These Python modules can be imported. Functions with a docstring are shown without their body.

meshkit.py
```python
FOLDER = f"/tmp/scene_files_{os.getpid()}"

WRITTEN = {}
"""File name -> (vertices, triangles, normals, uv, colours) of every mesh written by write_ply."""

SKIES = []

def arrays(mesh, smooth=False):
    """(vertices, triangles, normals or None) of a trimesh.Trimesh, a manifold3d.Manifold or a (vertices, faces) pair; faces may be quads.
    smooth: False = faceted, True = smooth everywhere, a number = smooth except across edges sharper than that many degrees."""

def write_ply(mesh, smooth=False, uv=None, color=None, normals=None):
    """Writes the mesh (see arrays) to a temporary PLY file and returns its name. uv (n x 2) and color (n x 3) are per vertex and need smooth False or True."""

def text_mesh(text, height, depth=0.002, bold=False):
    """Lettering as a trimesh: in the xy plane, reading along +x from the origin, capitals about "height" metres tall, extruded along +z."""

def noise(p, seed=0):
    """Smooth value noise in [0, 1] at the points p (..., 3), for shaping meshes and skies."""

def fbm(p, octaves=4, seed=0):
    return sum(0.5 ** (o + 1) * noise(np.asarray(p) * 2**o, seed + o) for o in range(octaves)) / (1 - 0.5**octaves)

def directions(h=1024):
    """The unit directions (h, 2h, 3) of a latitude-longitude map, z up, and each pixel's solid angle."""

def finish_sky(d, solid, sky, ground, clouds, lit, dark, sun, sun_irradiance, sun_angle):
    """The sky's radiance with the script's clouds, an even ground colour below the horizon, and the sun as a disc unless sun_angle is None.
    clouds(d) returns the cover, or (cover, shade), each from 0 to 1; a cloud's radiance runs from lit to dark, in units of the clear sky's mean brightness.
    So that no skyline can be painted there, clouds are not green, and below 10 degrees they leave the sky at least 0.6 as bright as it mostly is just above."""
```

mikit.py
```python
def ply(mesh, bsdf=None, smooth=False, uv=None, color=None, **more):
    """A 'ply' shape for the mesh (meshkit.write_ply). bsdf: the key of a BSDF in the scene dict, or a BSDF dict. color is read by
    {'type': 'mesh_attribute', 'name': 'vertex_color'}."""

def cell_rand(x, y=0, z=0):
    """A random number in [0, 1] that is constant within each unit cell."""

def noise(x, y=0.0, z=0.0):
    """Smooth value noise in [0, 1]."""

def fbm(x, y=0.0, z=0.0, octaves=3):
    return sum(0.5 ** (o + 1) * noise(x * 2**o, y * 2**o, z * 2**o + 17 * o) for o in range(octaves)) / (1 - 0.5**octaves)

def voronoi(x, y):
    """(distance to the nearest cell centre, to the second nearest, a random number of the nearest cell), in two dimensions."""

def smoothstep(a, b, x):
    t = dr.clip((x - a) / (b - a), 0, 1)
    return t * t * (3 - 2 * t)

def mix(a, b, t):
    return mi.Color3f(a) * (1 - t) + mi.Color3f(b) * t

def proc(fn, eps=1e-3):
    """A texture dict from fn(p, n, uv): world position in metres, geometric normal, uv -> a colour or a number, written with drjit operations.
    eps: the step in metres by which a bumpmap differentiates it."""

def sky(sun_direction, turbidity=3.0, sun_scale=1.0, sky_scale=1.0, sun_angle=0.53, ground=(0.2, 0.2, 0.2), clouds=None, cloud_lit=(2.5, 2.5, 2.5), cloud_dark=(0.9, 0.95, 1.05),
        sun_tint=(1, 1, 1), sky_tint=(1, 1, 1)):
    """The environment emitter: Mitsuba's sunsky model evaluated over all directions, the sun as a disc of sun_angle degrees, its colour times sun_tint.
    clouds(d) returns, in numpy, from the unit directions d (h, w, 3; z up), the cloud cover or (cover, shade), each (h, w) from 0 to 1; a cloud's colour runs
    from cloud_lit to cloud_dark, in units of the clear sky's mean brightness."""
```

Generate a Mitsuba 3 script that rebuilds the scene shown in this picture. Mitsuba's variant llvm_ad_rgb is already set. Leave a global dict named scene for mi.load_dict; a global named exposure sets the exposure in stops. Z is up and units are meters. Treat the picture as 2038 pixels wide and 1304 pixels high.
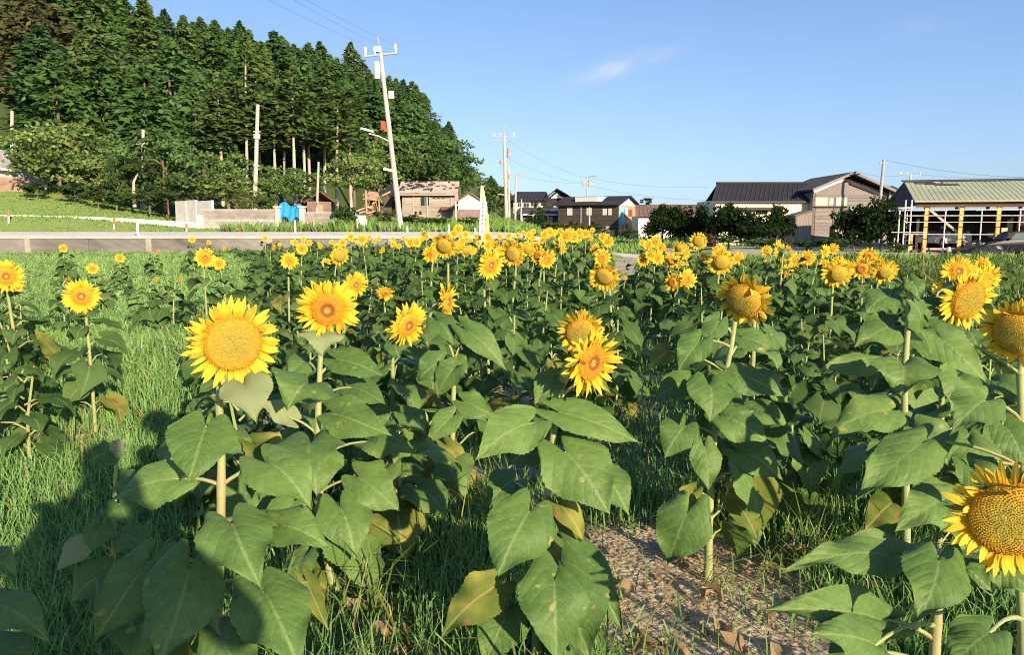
import math, random
import numpy as np, trimesh
import drjit as dr
import mitsuba as mi
import mikit, meshkit
from mikit import noise as mnoise, fbm as mfbm, smoothstep as msmooth, mix as mmix

# ---------------------------------------------------------------- camera, sky, exposure
EYE, FOCAL, PITCH = 1.5, 1511.0, math.atan((652 - 448) / 1511.0)
FWD = np.array([0, math.cos(PITCH), -math.sin(PITCH)])
UP = np.array([0, math.sin(PITCH), math.cos(PITCH)])
CAM = np.array([0, 0, EYE])
exposure = 2.6
SUN = np.array([.5255, -.967, .318]); SUN /= np.linalg.norm(SUN)


def cloud_cover(d):
    x, y, z = d[..., 0], d[..., 1], d[..., 2]
    az, el = np.degrees(np.arctan2(x, y)), np.degrees(np.arcsin(np.clip(z, -1, 1)))
    cov = 0 * x
    n = meshkit.fbm(np.stack([az * .34 + el * .25, el * 1.3 - az * .16, 0 * az + 3.1], -1), 5, 4)
    streak = meshkit.fbm(np.stack([az * 1.1 - el * .4, el * 3.1 - az * .9, 0 * az + 8.], -1), 4, 9)
    for a0, e0, wa, we, s, sl in ((8.2, 11.3, 3.0, .62, 1.0, .27), (28.0, 12.6, 2.2, .55, .22, .1), (-30, 22, 6, 2, .3, .2),
                                  (70, 20, 14, 4, .35, .1), (130, 25, 20, 5, .4, .1), (-100, 18, 20, 4, .35, .1)):
        u = (az - a0) / wa
        v = (el - e0 - sl * (az - a0)) / we
        g = np.exp(-(u * u + v * v))
        cov = np.maximum(cov, s * g * np.clip((n - .16) * 2.2, 0, 1) * (.30 + .85 * streak))
    return np.clip(cov, 0, 1)


scene = {
    'camera': {'type': 'perspective', 'fov': math.degrees(2 * math.atan(1019 / FOCAL)), 'fov_axis': 'x', 'near_clip': .04, 'far_clip': 6000.0,
               'to_world': mi.ScalarTransform4f().look_at(CAM.tolist(), (CAM + FWD).tolist(), UP.tolist())},
    'sky': mikit.sky(SUN.tolist(), turbidity=3, sun_scale=1.3, sky_scale=1.0, sun_tint=(.92, 1.05, 1.42), sky_tint=(.86, .95, 1.32), clouds=cloud_cover,
                     cloud_lit=(1.75, 1.95, 2.3), ground=(.12, .15, .08)),
}
labels = {}
T4 = mi.ScalarTransform4f


# ---------------------------------------------------------------- helpers
def at(px, py, dist):
    """The point seen at the photograph's pixel (px, py), dist metres away along the view axis."""
    a, b = (px - 1019) / FOCAL, -(py - 652) / FOCAL
    d = np.array([a, 0, 0]) + b * UP + FWD
    return CAM + d * (dist / d[1])


def on_plane(px, py, z=0.0):
    a, b = (px - 1019) / FOCAL, -(py - 652) / FOCAL
    d = np.array([a, 0, 0]) + b * UP + FWD
    return CAM + d * ((z - EYE) / d[2])


taken = {}


def unique(name, parent=None):
    full = f'{parent}__{name}' if parent else name
    n = taken.get(full, 0)
    taken[full] = n + 1
    return full if n == 0 else f'{full}_{n:03d}'


def say(k, label=None, cat=None, group=None, kind=None):
    d = labels.setdefault(k, {})
    for a, v in (('label', label), ('category', cat), ('group', group), ('kind', kind)):
        if v:
            d[a] = v
    return k


def thing(name, label, cat, group=None):
    return say(unique(name), label, cat, group)


def put(name, shape, parent=None, m=None, **kw):
    """One entry of the scene made of the shape dict, under the matrix m."""
    k = unique(name, parent)
    s = dict(shape)
    if m is not None:
        s['to_world'] = T4(np.asarray(m, float).tolist())
    scene[k] = s
    if kw:
        say(k, **kw)
    return k


def add(name, mesh, mat, parent=None, smooth=False, color=None, uv=None, m=None, **kw):
    return put(name, mikit.ply(mesh, mat, smooth=smooth, uv=uv, color=color), parent, m, **kw)


def cat_mesh(ms):
    return ms[0] if len(ms) == 1 else trimesh.util.concatenate(ms)


def box(c, s, rz=0.0):
    m = trimesh.creation.box(extents=s)
    if rz:
        m.apply_transform(trimesh.transformations.rotation_matrix(rz, [0, 0, 1]))
    m.apply_translation(c)
    return m


def box2(a, b):
    a, b = np.minimum(a, b), np.maximum(a, b)
    return box((a + b) / 2, b - a)


def rod(p0, p1, r0, r1=None, sides=8):
    return tube([p0, p1], [r0, r0 if r1 is None else r1], sides)


def tube(points, radii, sides=8, caps=True):
    p = np.asarray(points, float)
    r = np.broadcast_to(radii, (len(p),)).astype(float)
    t = np.gradient(p, axis=0)
    t /= np.linalg.norm(t, axis=1, keepdims=True) + 1e-12
    ref = np.array([0, 0, 1.0]) if abs(t[:, 2].mean()) < .8 else np.array([0, 1.0, 0])
    a = np.cross(t, ref); a /= np.linalg.norm(a, axis=1, keepdims=True) + 1e-12
    b = np.cross(t, a)
    ang = np.arange(sides) * 2 * np.pi / sides
    v = p[:, None] + r[:, None, None] * (np.cos(ang)[None, :, None] * a[:, None] + np.sin(ang)[None, :, None] * b[:, None])
    v = v.reshape(-1, 3)
    f = []
    for i in range(len(p) - 1):
        for j in range(sides):
            k = (j + 1) % sides
            f += [[i * sides + j, i * sides + k, (i + 1) * sides + k], [i * sides + j, (i + 1) * sides + k, (i + 1) * sides + j]]
    if caps:
        n = len(v)
        v = np.vstack([v, p[:1], p[-1:]])
        last = (len(p) - 1) * sides
        for j in range(sides):
            k = (j + 1) % sides
            f += [[n, k, j], [n + 1, last + j, last + k]]
    m = trimesh.Trimesh(v, np.array(f)[:, ::-1], process=False)
    return m


def prism(poly, y0, y1):
    """A polygon in x and z, drawn out along y."""
    from shapely.geometry import Polygon
    m = trimesh.creation.extrude_polygon(Polygon(poly), y1 - y0, engine='earcut')
    v = np.array(m.vertices)
    m = trimesh.Trimesh(np.stack([v[:, 0], y0 + v[:, 2], v[:, 1]], 1), m.faces[:, ::-1], process=False)
    return m


def slab(quad, thick):
    """A board on four corners (in order), thick metres along its own normal."""
    q = np.asarray(quad, float)
    n = np.cross(q[1] - q[0], q[3] - q[0]); n /= np.linalg.norm(n)
    v = np.vstack([q, q - n * thick])
    f = [[0, 1, 2], [0, 2, 3], [4, 6, 5], [4, 7, 6]]
    for i in range(4):
        j = (i + 1) % 4
        f += [[i, i + 4, j + 4], [i, j + 4, j]]
    m = trimesh.Trimesh(v, f, process=False)
    return m


def tint(v, rgb, var=.12, scale=1.0, seed=0, streak=1.0):
    """Vertex colours with weathering: rgb varied by noise over the surface."""
    v = np.asarray(v, float)
    n = meshkit.fbm(v * np.array([1, 1, streak]) * scale + 31.7 * seed, 4, seed)
    n2 = meshkit.noise(v * scale * 7.3 + 5.1 * seed, seed + 3)
    g = 1 + var * (2.2 * (n - .5) + .9 * (n2 - .5))
    return np.clip(np.asarray(rgb)[None] * g[:, None], .002, .95)


def painted(name, mesh, rgb, parent=None, var=.15, scale=1.2, seed=0, edge=None, streak=1.0, mat='paint', m=None, **kw):
    """A mesh with weathered paint: cut finer so that the wear has somewhere to sit."""
    if isinstance(mesh, list):
        mesh = cat_mesh(mesh)
    v, f = np.array(mesh.vertices), np.array(mesh.faces)
    if edge:
        v, f = trimesh.remesh.subdivide_to_size(v, f, edge, max_iter=8)
    return add(name, (v, f), mat, parent, color=tint(v, rgb, var, scale, seed, streak), m=m, **kw)


def frame(x, z, pos, scale=1.0):
    """Matrix with the given x axis and, as near as it can be, z axis."""
    x = np.asarray(x, float); x = x / np.linalg.norm(x)
    y = np.cross(z, x); y /= np.linalg.norm(y) + 1e-12
    z = np.cross(x, y)
    m = np.eye(4)
    s = np.broadcast_to(scale, (3,))
    m[:3, 0], m[:3, 1], m[:3, 2], m[:3, 3] = x * s[0], y * s[1], z * s[2], pos
    return m


def rotz(a, pos=(0, 0, 0), s=1.0):
    m = np.eye(4); c, n = math.cos(a), math.sin(a)
    ss = np.broadcast_to(s, (3,))
    m[:3, :3] = np.array([[c, -n, 0], [n, c, 0], [0, 0, 1.0]]) * ss[None, :]
    m[:3, 3] = pos
    return m


def xf(m, pts):
    return np.asarray(pts) @ m[:3, :3].T + m[:3, 3]


# ---------------------------------------------------------------- materials
def two(b):
    return {'type': 'twosided', 'bsdf': b}


def plain(k, rgb, rough=.8, **kw):
    scene[k] = two({'type': 'principled', 'base_color': {'type': 'rgb', 'value': list(rgb)}, 'roughness': rough, **kw})


VC = {'type': 'mesh_attribute', 'name': 'vertex_color'}
scene['paint'] = two({'type': 'principled', 'base_color': VC, 'roughness': .85, 'specular': .25})
scene['foliage'] = {'type': 'principledthin', 'base_color': VC, 'roughness': .6, 'diff_trans': .55, 'spec_tint': .3}
plain('roof_tile', (.018, .019, .026), .45)
plain('metal_grey', (.38, .39, .4), .4, metallic=.7)
plain('white_plain', (.78, .77, .74), .5)
plain('black_plain', (.012, .012, .016), .5)
plain('glass_dark', (.015, .018, .022), .08)
plain('insulator', (.85, .85, .85), .2)


def leaf_colour(p, n, uv):
    s, t = uv.x, dr.abs(uv.y * 2 - 1)
    big = mfbm(p.x * 2.3, p.y * 2.3, p.z * 2.3, octaves=2)
    base = mmix((.066, .130, .031), (.110, .190, .048), msmooth(.25, .75, big))
    fine = mfbm(p.x * 55, p.y * 55, p.z * 55, octaves=2)
    base = base * (.82 + .36 * fine)
    mid = msmooth(.055, .012, t * (1.15 - s))
    w = (s - .34 * t) / .15
    fr = dr.abs(w - dr.floor(w) - .5)
    lat = msmooth(.44, .5, fr) * msmooth(1.0, .55, t) * .55
    w2 = (s * 1.7 + t * 1.1) / .085
    net = msmooth(.36, .5, dr.abs(w2 - dr.floor(w2) - .5)) * .16
    vein = dr.clip(mid + lat + net, 0, 1)
    spot = msmooth(.70, .78, mfbm(p.x * 34 + 9, p.y * 34, p.z * 34, octaves=3)) * msmooth(.45, .7, mnoise(p.x * 1.9, p.y * 1.9, p.z * 1.9))
    base = mmix(base, (.30, .26, .10), spot * .7)
    return mmix(base, (.22, .29, .11), vein * .42)


def leaf_height(p, n, uv):
    s, t = uv.x, dr.abs(uv.y * 2 - 1)
    w = (s - .34 * t) / .15
    fr = dr.abs(w - dr.floor(w) - .5)
    return .0009 * msmooth(.5, .2, fr) + .0026 * mfbm(p.x * 60, p.y * 60, p.z * 60, octaves=2)


def old_leaf_colour(p, n, uv):
    s, t = uv.x, dr.abs(uv.y * 2 - 1)
    big = mfbm(p.x * 9, p.y * 9, p.z * 9, octaves=3)
    base = mmix((.12, .175, .038), (.31, .31, .075), msmooth(.35, .68, big))
    base = mmix(base, (.24, .17, .07), msmooth(.64, .8, mfbm(p.x * 21 + 5, p.y * 21, p.z * 21, octaves=3)))
    mid = msmooth(.06, .012, t * (1.15 - s))
    return mmix(base, (.42, .38, .18), mid * .6)


LEAF_TRANS = .6


def far_leaf_colour(p, n, uv):
    t = dr.abs(uv.y * 2 - 1)
    big = mfbm(p.x * 1.1, p.y * 1.1, p.z * 2.3, octaves=3)
    c = mmix((.070, .140, .040), (.140, .225, .075), msmooth(.25, .75, big))
    return mmix(c, (.26, .33, .14), msmooth(.09, .02, t) * .6)


scene['leaf_skin'] = {'type': 'principledthin', 'base_color': mikit.proc(far_leaf_colour), 'roughness': .5, 'diff_trans': LEAF_TRANS, 'spec_tint': .2}
scene['leaf'] = {'type': 'bumpmap', 'arbitrary': mikit.proc(leaf_height, 2e-3), 'scale': 1.0, 'bsdf': two({'type': 'principled', 'base_color': mikit.proc(leaf_colour), 'roughness': .55, 'specular': .22, 'sheen': .04})}
scene['old_leaf'] = {'type': 'principledthin', 'base_color': mikit.proc(old_leaf_colour), 'roughness': .6, 'diff_trans': .6}
scene['pale_leaf'] = {'type': 'principledthin', 'base_color': {'type': 'rgb', 'value': [.27, .325, .16]}, 'roughness': .6, 'diff_trans': .5}


def petal_colour(p, n, uv):
    c = mmix((.80, .42, .016), (.88, .62, .062), msmooth(.05, .5, uv.x))
    st = mnoise(uv.y * 17, uv.x * 1.5, p.x * 9 + p.z * 7)
    return c * (.84 + .24 * st)


def disc_gold_colour(p, n, uv):
    r = uv.x
    g = mnoise(p.x * 240, p.y * 240, p.z * 240)
    c = mmix((.31, .25, .032), (.47, .28, .02), msmooth(.3, .95, r))
    return c * (.72 + .5 * g)


def disc_orange_colour(p, n, uv):
    r = uv.x
    g = mnoise(p.x * 260, p.y * 260, p.z * 260)
    c = mmix((.36, .29, .05), (.24, .085, .012), msmooth(.12, .30, r))
    c = mmix(c, (.55, .235, .016), msmooth(.34, .55, r))
    c = mmix(c, (.60, .31, .02), msmooth(.75, 1.0, r))
    return c * (.55 + .75 * g)


scene['petal'] = {'type': 'principledthin', 'base_color': mikit.proc(petal_colour), 'roughness': .55, 'diff_trans': .7, 'spec_tint': .3}
scene['disc_gold'] = two({'type': 'principled', 'base_color': mikit.proc(disc_gold_colour), 'roughness': .9})
scene['disc_orange'] = two({'type': 'principled', 'base_color': mikit.proc(disc_orange_colour), 'roughness': .9})


def stem_colour(p, n, uv):
    g = mfbm(p.x * 40, p.y * 40, p.z * 9, octaves=3)
    c = mmix((.20, .26, .085), (.34, .38, .17), g)
    return mmix(c, (.35, .24, .13), msmooth(.64, .8, mfbm(p.x * 11 + 3, p.y * 11, p.z * 4, octaves=2)) * .5)


scene['stem'] = two({'type': 'principled', 'base_color': mikit.proc(stem_colour), 'roughness': .6})
plain('sepal', (.10, .17, .05), .6)
# ---------------------------------------------------------------- sunflower: leaves, heads, whole plants
def leaf_mesh(ns, nt, seed, arch=.18, droop=.35, fold=.22, teeth=True):
    """A heart-shaped leaf, base at the origin, tip at (1, 0, 0), upper face +z."""
    r = np.random.default_rng(seed)
    s = np.linspace(0, 1, ns) ** .92
    t = np.linspace(-1, 1, nt)
    S, T = np.meshgrid(s, t, indexing='ij')
    w = np.interp(s, [0, .06, .16, .3, .45, .6, .75, .88, .96, 1], np.array([.42, .48, .525, .53, .475, .37, .245, .12, .045, .004]) * r.uniform(.9, 1.08))
    w = np.convolve(np.pad(w, 1, mode='edge'), [.25, .5, .25], 'valid') if ns > 12 else w
    w[-1] = .004
    a = np.abs(T)
    W = np.repeat(w[:, None], nt, 1)
    if teeth:
        k = S * 15 + r.uniform(0, 1)
        W = W * (1 + .085 * (a > .97) * ((k % 1) - .35) * (S < .97))
    lobe = .33 * np.sin(np.pi * np.clip(a, 0, 1) ** .85) * (1 - S) ** 5 * (1 + .15 * np.sign(T) * r.uniform(-1, 1))
    X = S - lobe
    Y = T * W
    asym = r.uniform(-.05, .05)
    Y = Y + asym * np.sin(np.pi * S)
    Z = fold * np.abs(Y) * (1 - .5 * S) + arch * np.sin(np.pi * S ** .8) - droop * .35 * S ** 2
    Z -= r.uniform(.1, .35) * (np.abs(Y) ** 2) * 1.6
    Z += r.uniform(.03, .10) * np.sin(S * r.uniform(5, 8) + r.uniform(0, 6) + T * r.uniform(-1, 1)) * a ** 1.5
    Z += r.uniform(.02, .06) * np.sin(S * r.uniform(11, 15) + 2.2 * np.sign(T) + r.uniform(0, 6)) * a ** 2
    Z += .0025 * np.cos(2 * np.pi * (S - .34 * a) / .15) * (a * (1 - a) * 4)
    X = X - .06 * droop * S * a ** 2
    v = np.stack([X, Y, Z], -1).reshape(-1, 3)
    i0 = nt // 2
    base, tip = v[i0].copy(), v[(ns - 1) * nt + i0].copy()
    v -= base; tip = tip - base
    ang = math.atan2(tip[2], tip[0]); L = math.hypot(tip[0], tip[2])
    c, n = math.cos(ang), math.sin(ang)
    v = np.stack([(c * v[:, 0] + n * v[:, 2]) / L, v[:, 1] / L, (-n * v[:, 0] + c * v[:, 2]) / L], 1)
    q = np.array([[i * nt + j, (i + 1) * nt + j, (i + 1) * nt + j + 1, i * nt + j + 1] for i in range(ns - 1) for j in range(nt - 1)])
    uv = np.stack([S, (T + 1) / 2], -1).reshape(-1, 2)
    f = np.vstack([q[:, [0, 1, 2]], q[:, [0, 2, 3]]])
    return v, f, uv


def leaf_set(n, ns, nt, seed, mat, teeth=True):
    out = []
    for i in range(n):
        r = np.random.default_rng(seed + i)
        v, f, uv = leaf_mesh(ns, nt, seed + 100 + i, r.uniform(.03, .2), r.uniform(.2, .75), r.uniform(.1, .4), teeth)
        out.append((v, f, uv, mikit.ply((v, f), mat, smooth=True, uv=uv)))
    return out


LEAF_NEAR = leaf_set(14, 31, 13, 10, 'leaf')
LEAF_MID = leaf_set(6, 9, 5, 40, 'leaf_skin', False)
LEAF_FAR = leaf_set(4, 5, 3, 60, 'leaf_skin', False)


def with_mat(dic, mat):
    return {**dic, 'bsdf': {'type': 'ref', 'id': mat}}


def petal_mesh(seed, ns=8, nt=5):
    r = np.random.default_rng(seed)
    s = np.linspace(0, 1, ns); t = np.linspace(-1, 1, nt)
    S, Tt = np.meshgrid(s, t, indexing='ij')
    w = np.interp(s, [0, .15, .4, .65, .85, 1], [.055, .095, .135, .125, .07, .004]) * r.uniform(.85, 1.15)
    Y = Tt * w[:, None] + r.uniform(-.12, .12) * S ** 2
    Z = -.10 * np.abs(Tt) ** 1.5 * w[:, None] * 6 * .3 + r.uniform(-.22, .18) * S ** 2 + .02 * np.cos(Tt * 6) * np.sin(np.pi * S)
    Y = Y + 0 * S
    tw = r.uniform(-.5, .5) * S
    Yr, Zr = Y * np.cos(tw) - Z * np.sin(tw) * .3, Z + Y * np.sin(tw)
    v = np.stack([S * (1 - .04 * np.abs(Zr)), Yr, Zr], -1).reshape(-1, 3)
    q = np.array([[i * nt + j, (i + 1) * nt + j, (i + 1) * nt + j + 1, i * nt + j + 1] for i in range(ns - 1) for j in range(nt - 1)])
    return v, np.vstack([q[:, [0, 1, 2]], q[:, [0, 2, 3]]]), np.stack([S, (Tt + 1) / 2], -1).reshape(-1, 2)


PETALS = [petal_mesh(i) for i in range(6)]
PETAL_PLY = [mikit.ply((v, f), 'petal', smooth=True, uv=uv) for v, f, uv in PETALS]
PETALS_LOW = [petal_mesh(20 + i, 3, 3) for i in range(5)]


def petal_places(rd, n, rng, messy=.5):
    """Matrices of the ray petals of a head of radius 1 whose disc has radius rd."""
    out = []
    for layer, (m, r0, up) in enumerate(((n, rd * .93, .18), (int(n * .75), rd * .9, -.08))):
        for i in range(m):
            a = 2 * math.pi * (i + .5 * layer + rng.uniform(-.28, .28)) / m
            L = (1 - r0) * rng.uniform(.82, 1.14)
            if rng.random() < .09 * messy:
                continue
            el = up + rng.normal(0, .17) * (1 + messy * .5)
            if rng.random() < .16 * messy:
                el += rng.uniform(.4, .9)
            d = np.array([math.cos(a) * math.cos(el), math.sin(a) * math.cos(el), math.sin(el)])
            tilt = rng.normal(0, .25)
            zz = np.array([-math.sin(el) * math.cos(a), -math.sin(el) * math.sin(a), math.cos(el)]) + tilt * np.array([-math.sin(a), math.cos(a), 0])
            out.append((frame(d, zz, np.array([math.cos(a) * r0, math.sin(a) * r0, -.03 - .035 * layer]), [L, (.55 + .5 * L) * rng.uniform(.85, 1.1) * (24 / n) ** .8, L]), rng.integers(0, 5)))
    return out


def joined(parts):
    vs, fs, us, k = [], [], [], 0
    for v, f, u in parts:
        vs.append(v); fs.append(f + k); us.append(u); k += len(v)
    return np.vstack(vs), np.vstack(fs), np.vstack(us)


def petal_ring(rd, n, seed, low):
    rng = np.random.default_rng(seed)
    src = PETALS_LOW if low else PETALS
    return joined([(xf(m, src[k][0]), src[k][1], src[k][2]) for m, k in petal_places(rd, n, rng)])


def disc_mesh(rd, dome, rings, seg, florets=0, seed=0, dimple=0.):
    rng = np.random.default_rng(seed)
    vs, uv = [[0, 0, dome - dimple]], [[0, 0]]
    for i in range(1, rings + 1):
        r = i / rings
        for j in range(seg):
            a = 2 * math.pi * (j + .5 * (i % 2)) / seg
            z = dome * math.sqrt(max(0, 1 - r ** 2.4)) - dimple * math.exp(-(r / .3) ** 2) + (.04 * math.exp(-((r - .62) / .2) ** 2) if dimple else 0) - .03 * (r > .99)
            z += rng.uniform(-.008, .008)
            vs.append([rd * r * math.cos(a), rd * r * math.sin(a), z]); uv.append([r, j / seg])
    f = [[0, 1 + j, 1 + (j + 1) % seg] for j in range(seg)]
    for i in range(1, rings):
        o, p = 1 + (i - 1) * seg, 1 + i * seg
        for j in range(seg):
            k = (j + 1) % seg
            if i % 2:
                f += [[o + j, p + j, o + k], [o + k, p + j, p + k]]
            else:
                f += [[o + j, p + j, p + k], [o + j, p + k, o + k]]
    vs, f, uv = np.array(vs), np.array(f), np.array(uv)
    parts = [(vs, f, uv)]
    for k in range(florets):
        r = math.sqrt((k + .5) / florets)
        a = k * 2.399963
        z = dome * math.sqrt(max(0, 1 - r ** 2.4)) - dimple * math.exp(-(r / .3) ** 2) + (.04 * math.exp(-((r - .62) / .2) ** 2) if dimple else 0)
        c = np.array([rd * r * math.cos(a), rd * r * math.sin(a), z])
        nrm = np.array([c[0] * dome * 1.2 * r, c[1] * dome * 1.2 * r, rd]); nrm /= np.linalg.norm(nrm)
        h = .032 * (.55 + .7 * r) * rng.uniform(.6, 1.3); w = .017
        t1 = np.array([-math.sin(a), math.cos(a), 0]); t2 = np.cross(nrm, t1)
        pk = c + nrm * h + t1 * rng.uniform(-.012, .012)
        q = [c + t1 * w, c + t2 * w, c - t1 * w, c - t2 * w, pk]
        parts.append((np.array(q), np.array([[0, 1, 4], [1, 2, 4], [2, 3, 4], [3, 0, 4]]), np.tile([[r, .5]], (5, 1))))
    return joined(parts)


def back_mesh(rd, n, low):
    """The green back of a head: receptacle, neck and pointed bracts."""
    prof = [(.03, -.42), (.10, -.34), (rd * .55, -.20), (rd * .95, -.10), (rd * 1.0, -.02)]
    seg = 8 if low else 20
    v, f = [], []
    for r, z in prof:
        for j in range(seg):
            a = 2 * math.pi * j / seg
            v.append([r * math.cos(a), r * math.sin(a), z])
    for i in range(len(prof) - 1):
        for j in range(seg):
            k = (j + 1) % seg
            f += [[i * seg + j, i * seg + k, (i + 1) * seg + k], [i * seg + j, (i + 1) * seg + k, (i + 1) * seg + j]]
    parts = [(np.array(v), np.array(f), np.zeros((len(v), 2)))]
    rng = np.random.default_rng(int(rd * 100))
    for i in range(0 if low == 2 else (9 if low else n)):
        a = 2 * math.pi * (i + rng.uniform(-.3, .3)) / n * (1 if not low else n / 9)
        el = rng.uniform(-.35, .25)
        L = rng.uniform(.32, .5)
        d = np.array([math.cos(a) * math.cos(el), math.sin(a) * math.cos(el), math.sin(el)])
        t = np.array([-math.sin(a), math.cos(a), 0])
        c = np.array([math.cos(a) * rd * .8, math.sin(a) * rd * .8, -.1])
        parts.append((np.array([c + t * .09, c - t * .09, c + d * L * .55 + t * .075, c + d * L * .55 - t * .075, c + d * L]), np.array([[0, 1, 2], [1, 3, 2], [2, 3, 4]]), np.zeros((5, 2))))
    return joined(parts)[:2]


HEADS = {}
for kind, rd, dome, mat, n, dim in (('g', .60, .20, 'disc_gold', 40, 0.), ('o', .50, .09, 'disc_orange', 38, .05), ('s', .40, .06, 'disc_orange', 22, .02), ('d', .60, .34, 'disc_gold', 30, 0.)):
    HEADS[kind] = dict(
        rd=rd, n=n,
        near=mikit.ply(disc_mesh(rd, dome, 10, 40, 620, 3, dim)[:2], mat, smooth=False, uv=disc_mesh(rd, dome, 10, 40, 620, 3, dim)[2]),
        disc=[mikit.ply((v, f), mat, smooth=True, uv=u) for v, f, u in [disc_mesh(rd, dome, 4, 14, 0, 5, dim)]][0],
        back_near=mikit.ply(back_mesh(rd, 22, 0), 'sepal', smooth=40), back=mikit.ply(back_mesh(rd, 22, 1), 'sepal', smooth=40),
        ring=[mikit.ply((v, f), 'petal', smooth=True, uv=u) for v, f, u in [petal_ring(rd, n, 50 + i, False) for i in range(2)]],
        ring_low=[mikit.ply((v, f), 'petal', smooth=True, uv=u) for v, f, u in [petal_ring(rd, 18, 70 + i, True) for i in range(3)]])


def facing(pos, yaw, pitch):
    """The way a head looks: towards the path in front of the field, turned by yaw (to the right) and nodding by pitch."""
    d = CAM[:2] - pos[:2]; d = d / np.linalg.norm(d)
    c, s = math.cos(math.radians(yaw)), math.sin(math.radians(yaw))
    h = np.array([c * d[0] - s * d[1], s * d[0] + c * d[1]])
    p = math.radians(pitch)
    return np.array([h[0] * math.cos(p), h[1] * math.cos(p), -math.sin(p)])


def head(plant, pos, n, radius, kind, lod, rng):
    H = HEADS[kind]
    k = unique('head', plant)
    up = np.array([0, 0, 1.0])
    x = np.cross(up, n); x /= np.linalg.norm(x)
    a = rng.uniform(0, 6.28)
    y = np.cross(n, x)
    m = frame(x * math.cos(a) + y * math.sin(a), n, pos, radius)
    put('disc', H['near'] if lod == 0 else H['disc'], k, m)
    put('bracts', H['back_near'] if lod == 0 else H['back'], k, m, **({'kind': 'stuff'} if lod else {}))
    if lod == 0:
        for pm, v in petal_places(H['rd'], H['n'], rng, 1.0):
            put('petal', PETAL_PLY[v], k, m @ pm)
    else:
        put('petals', (H['ring'][rng.integers(0, 2)] if lod == 1 else H['ring_low'][rng.integers(0, 3)]), k, m, kind='stuff')
    return k


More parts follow.
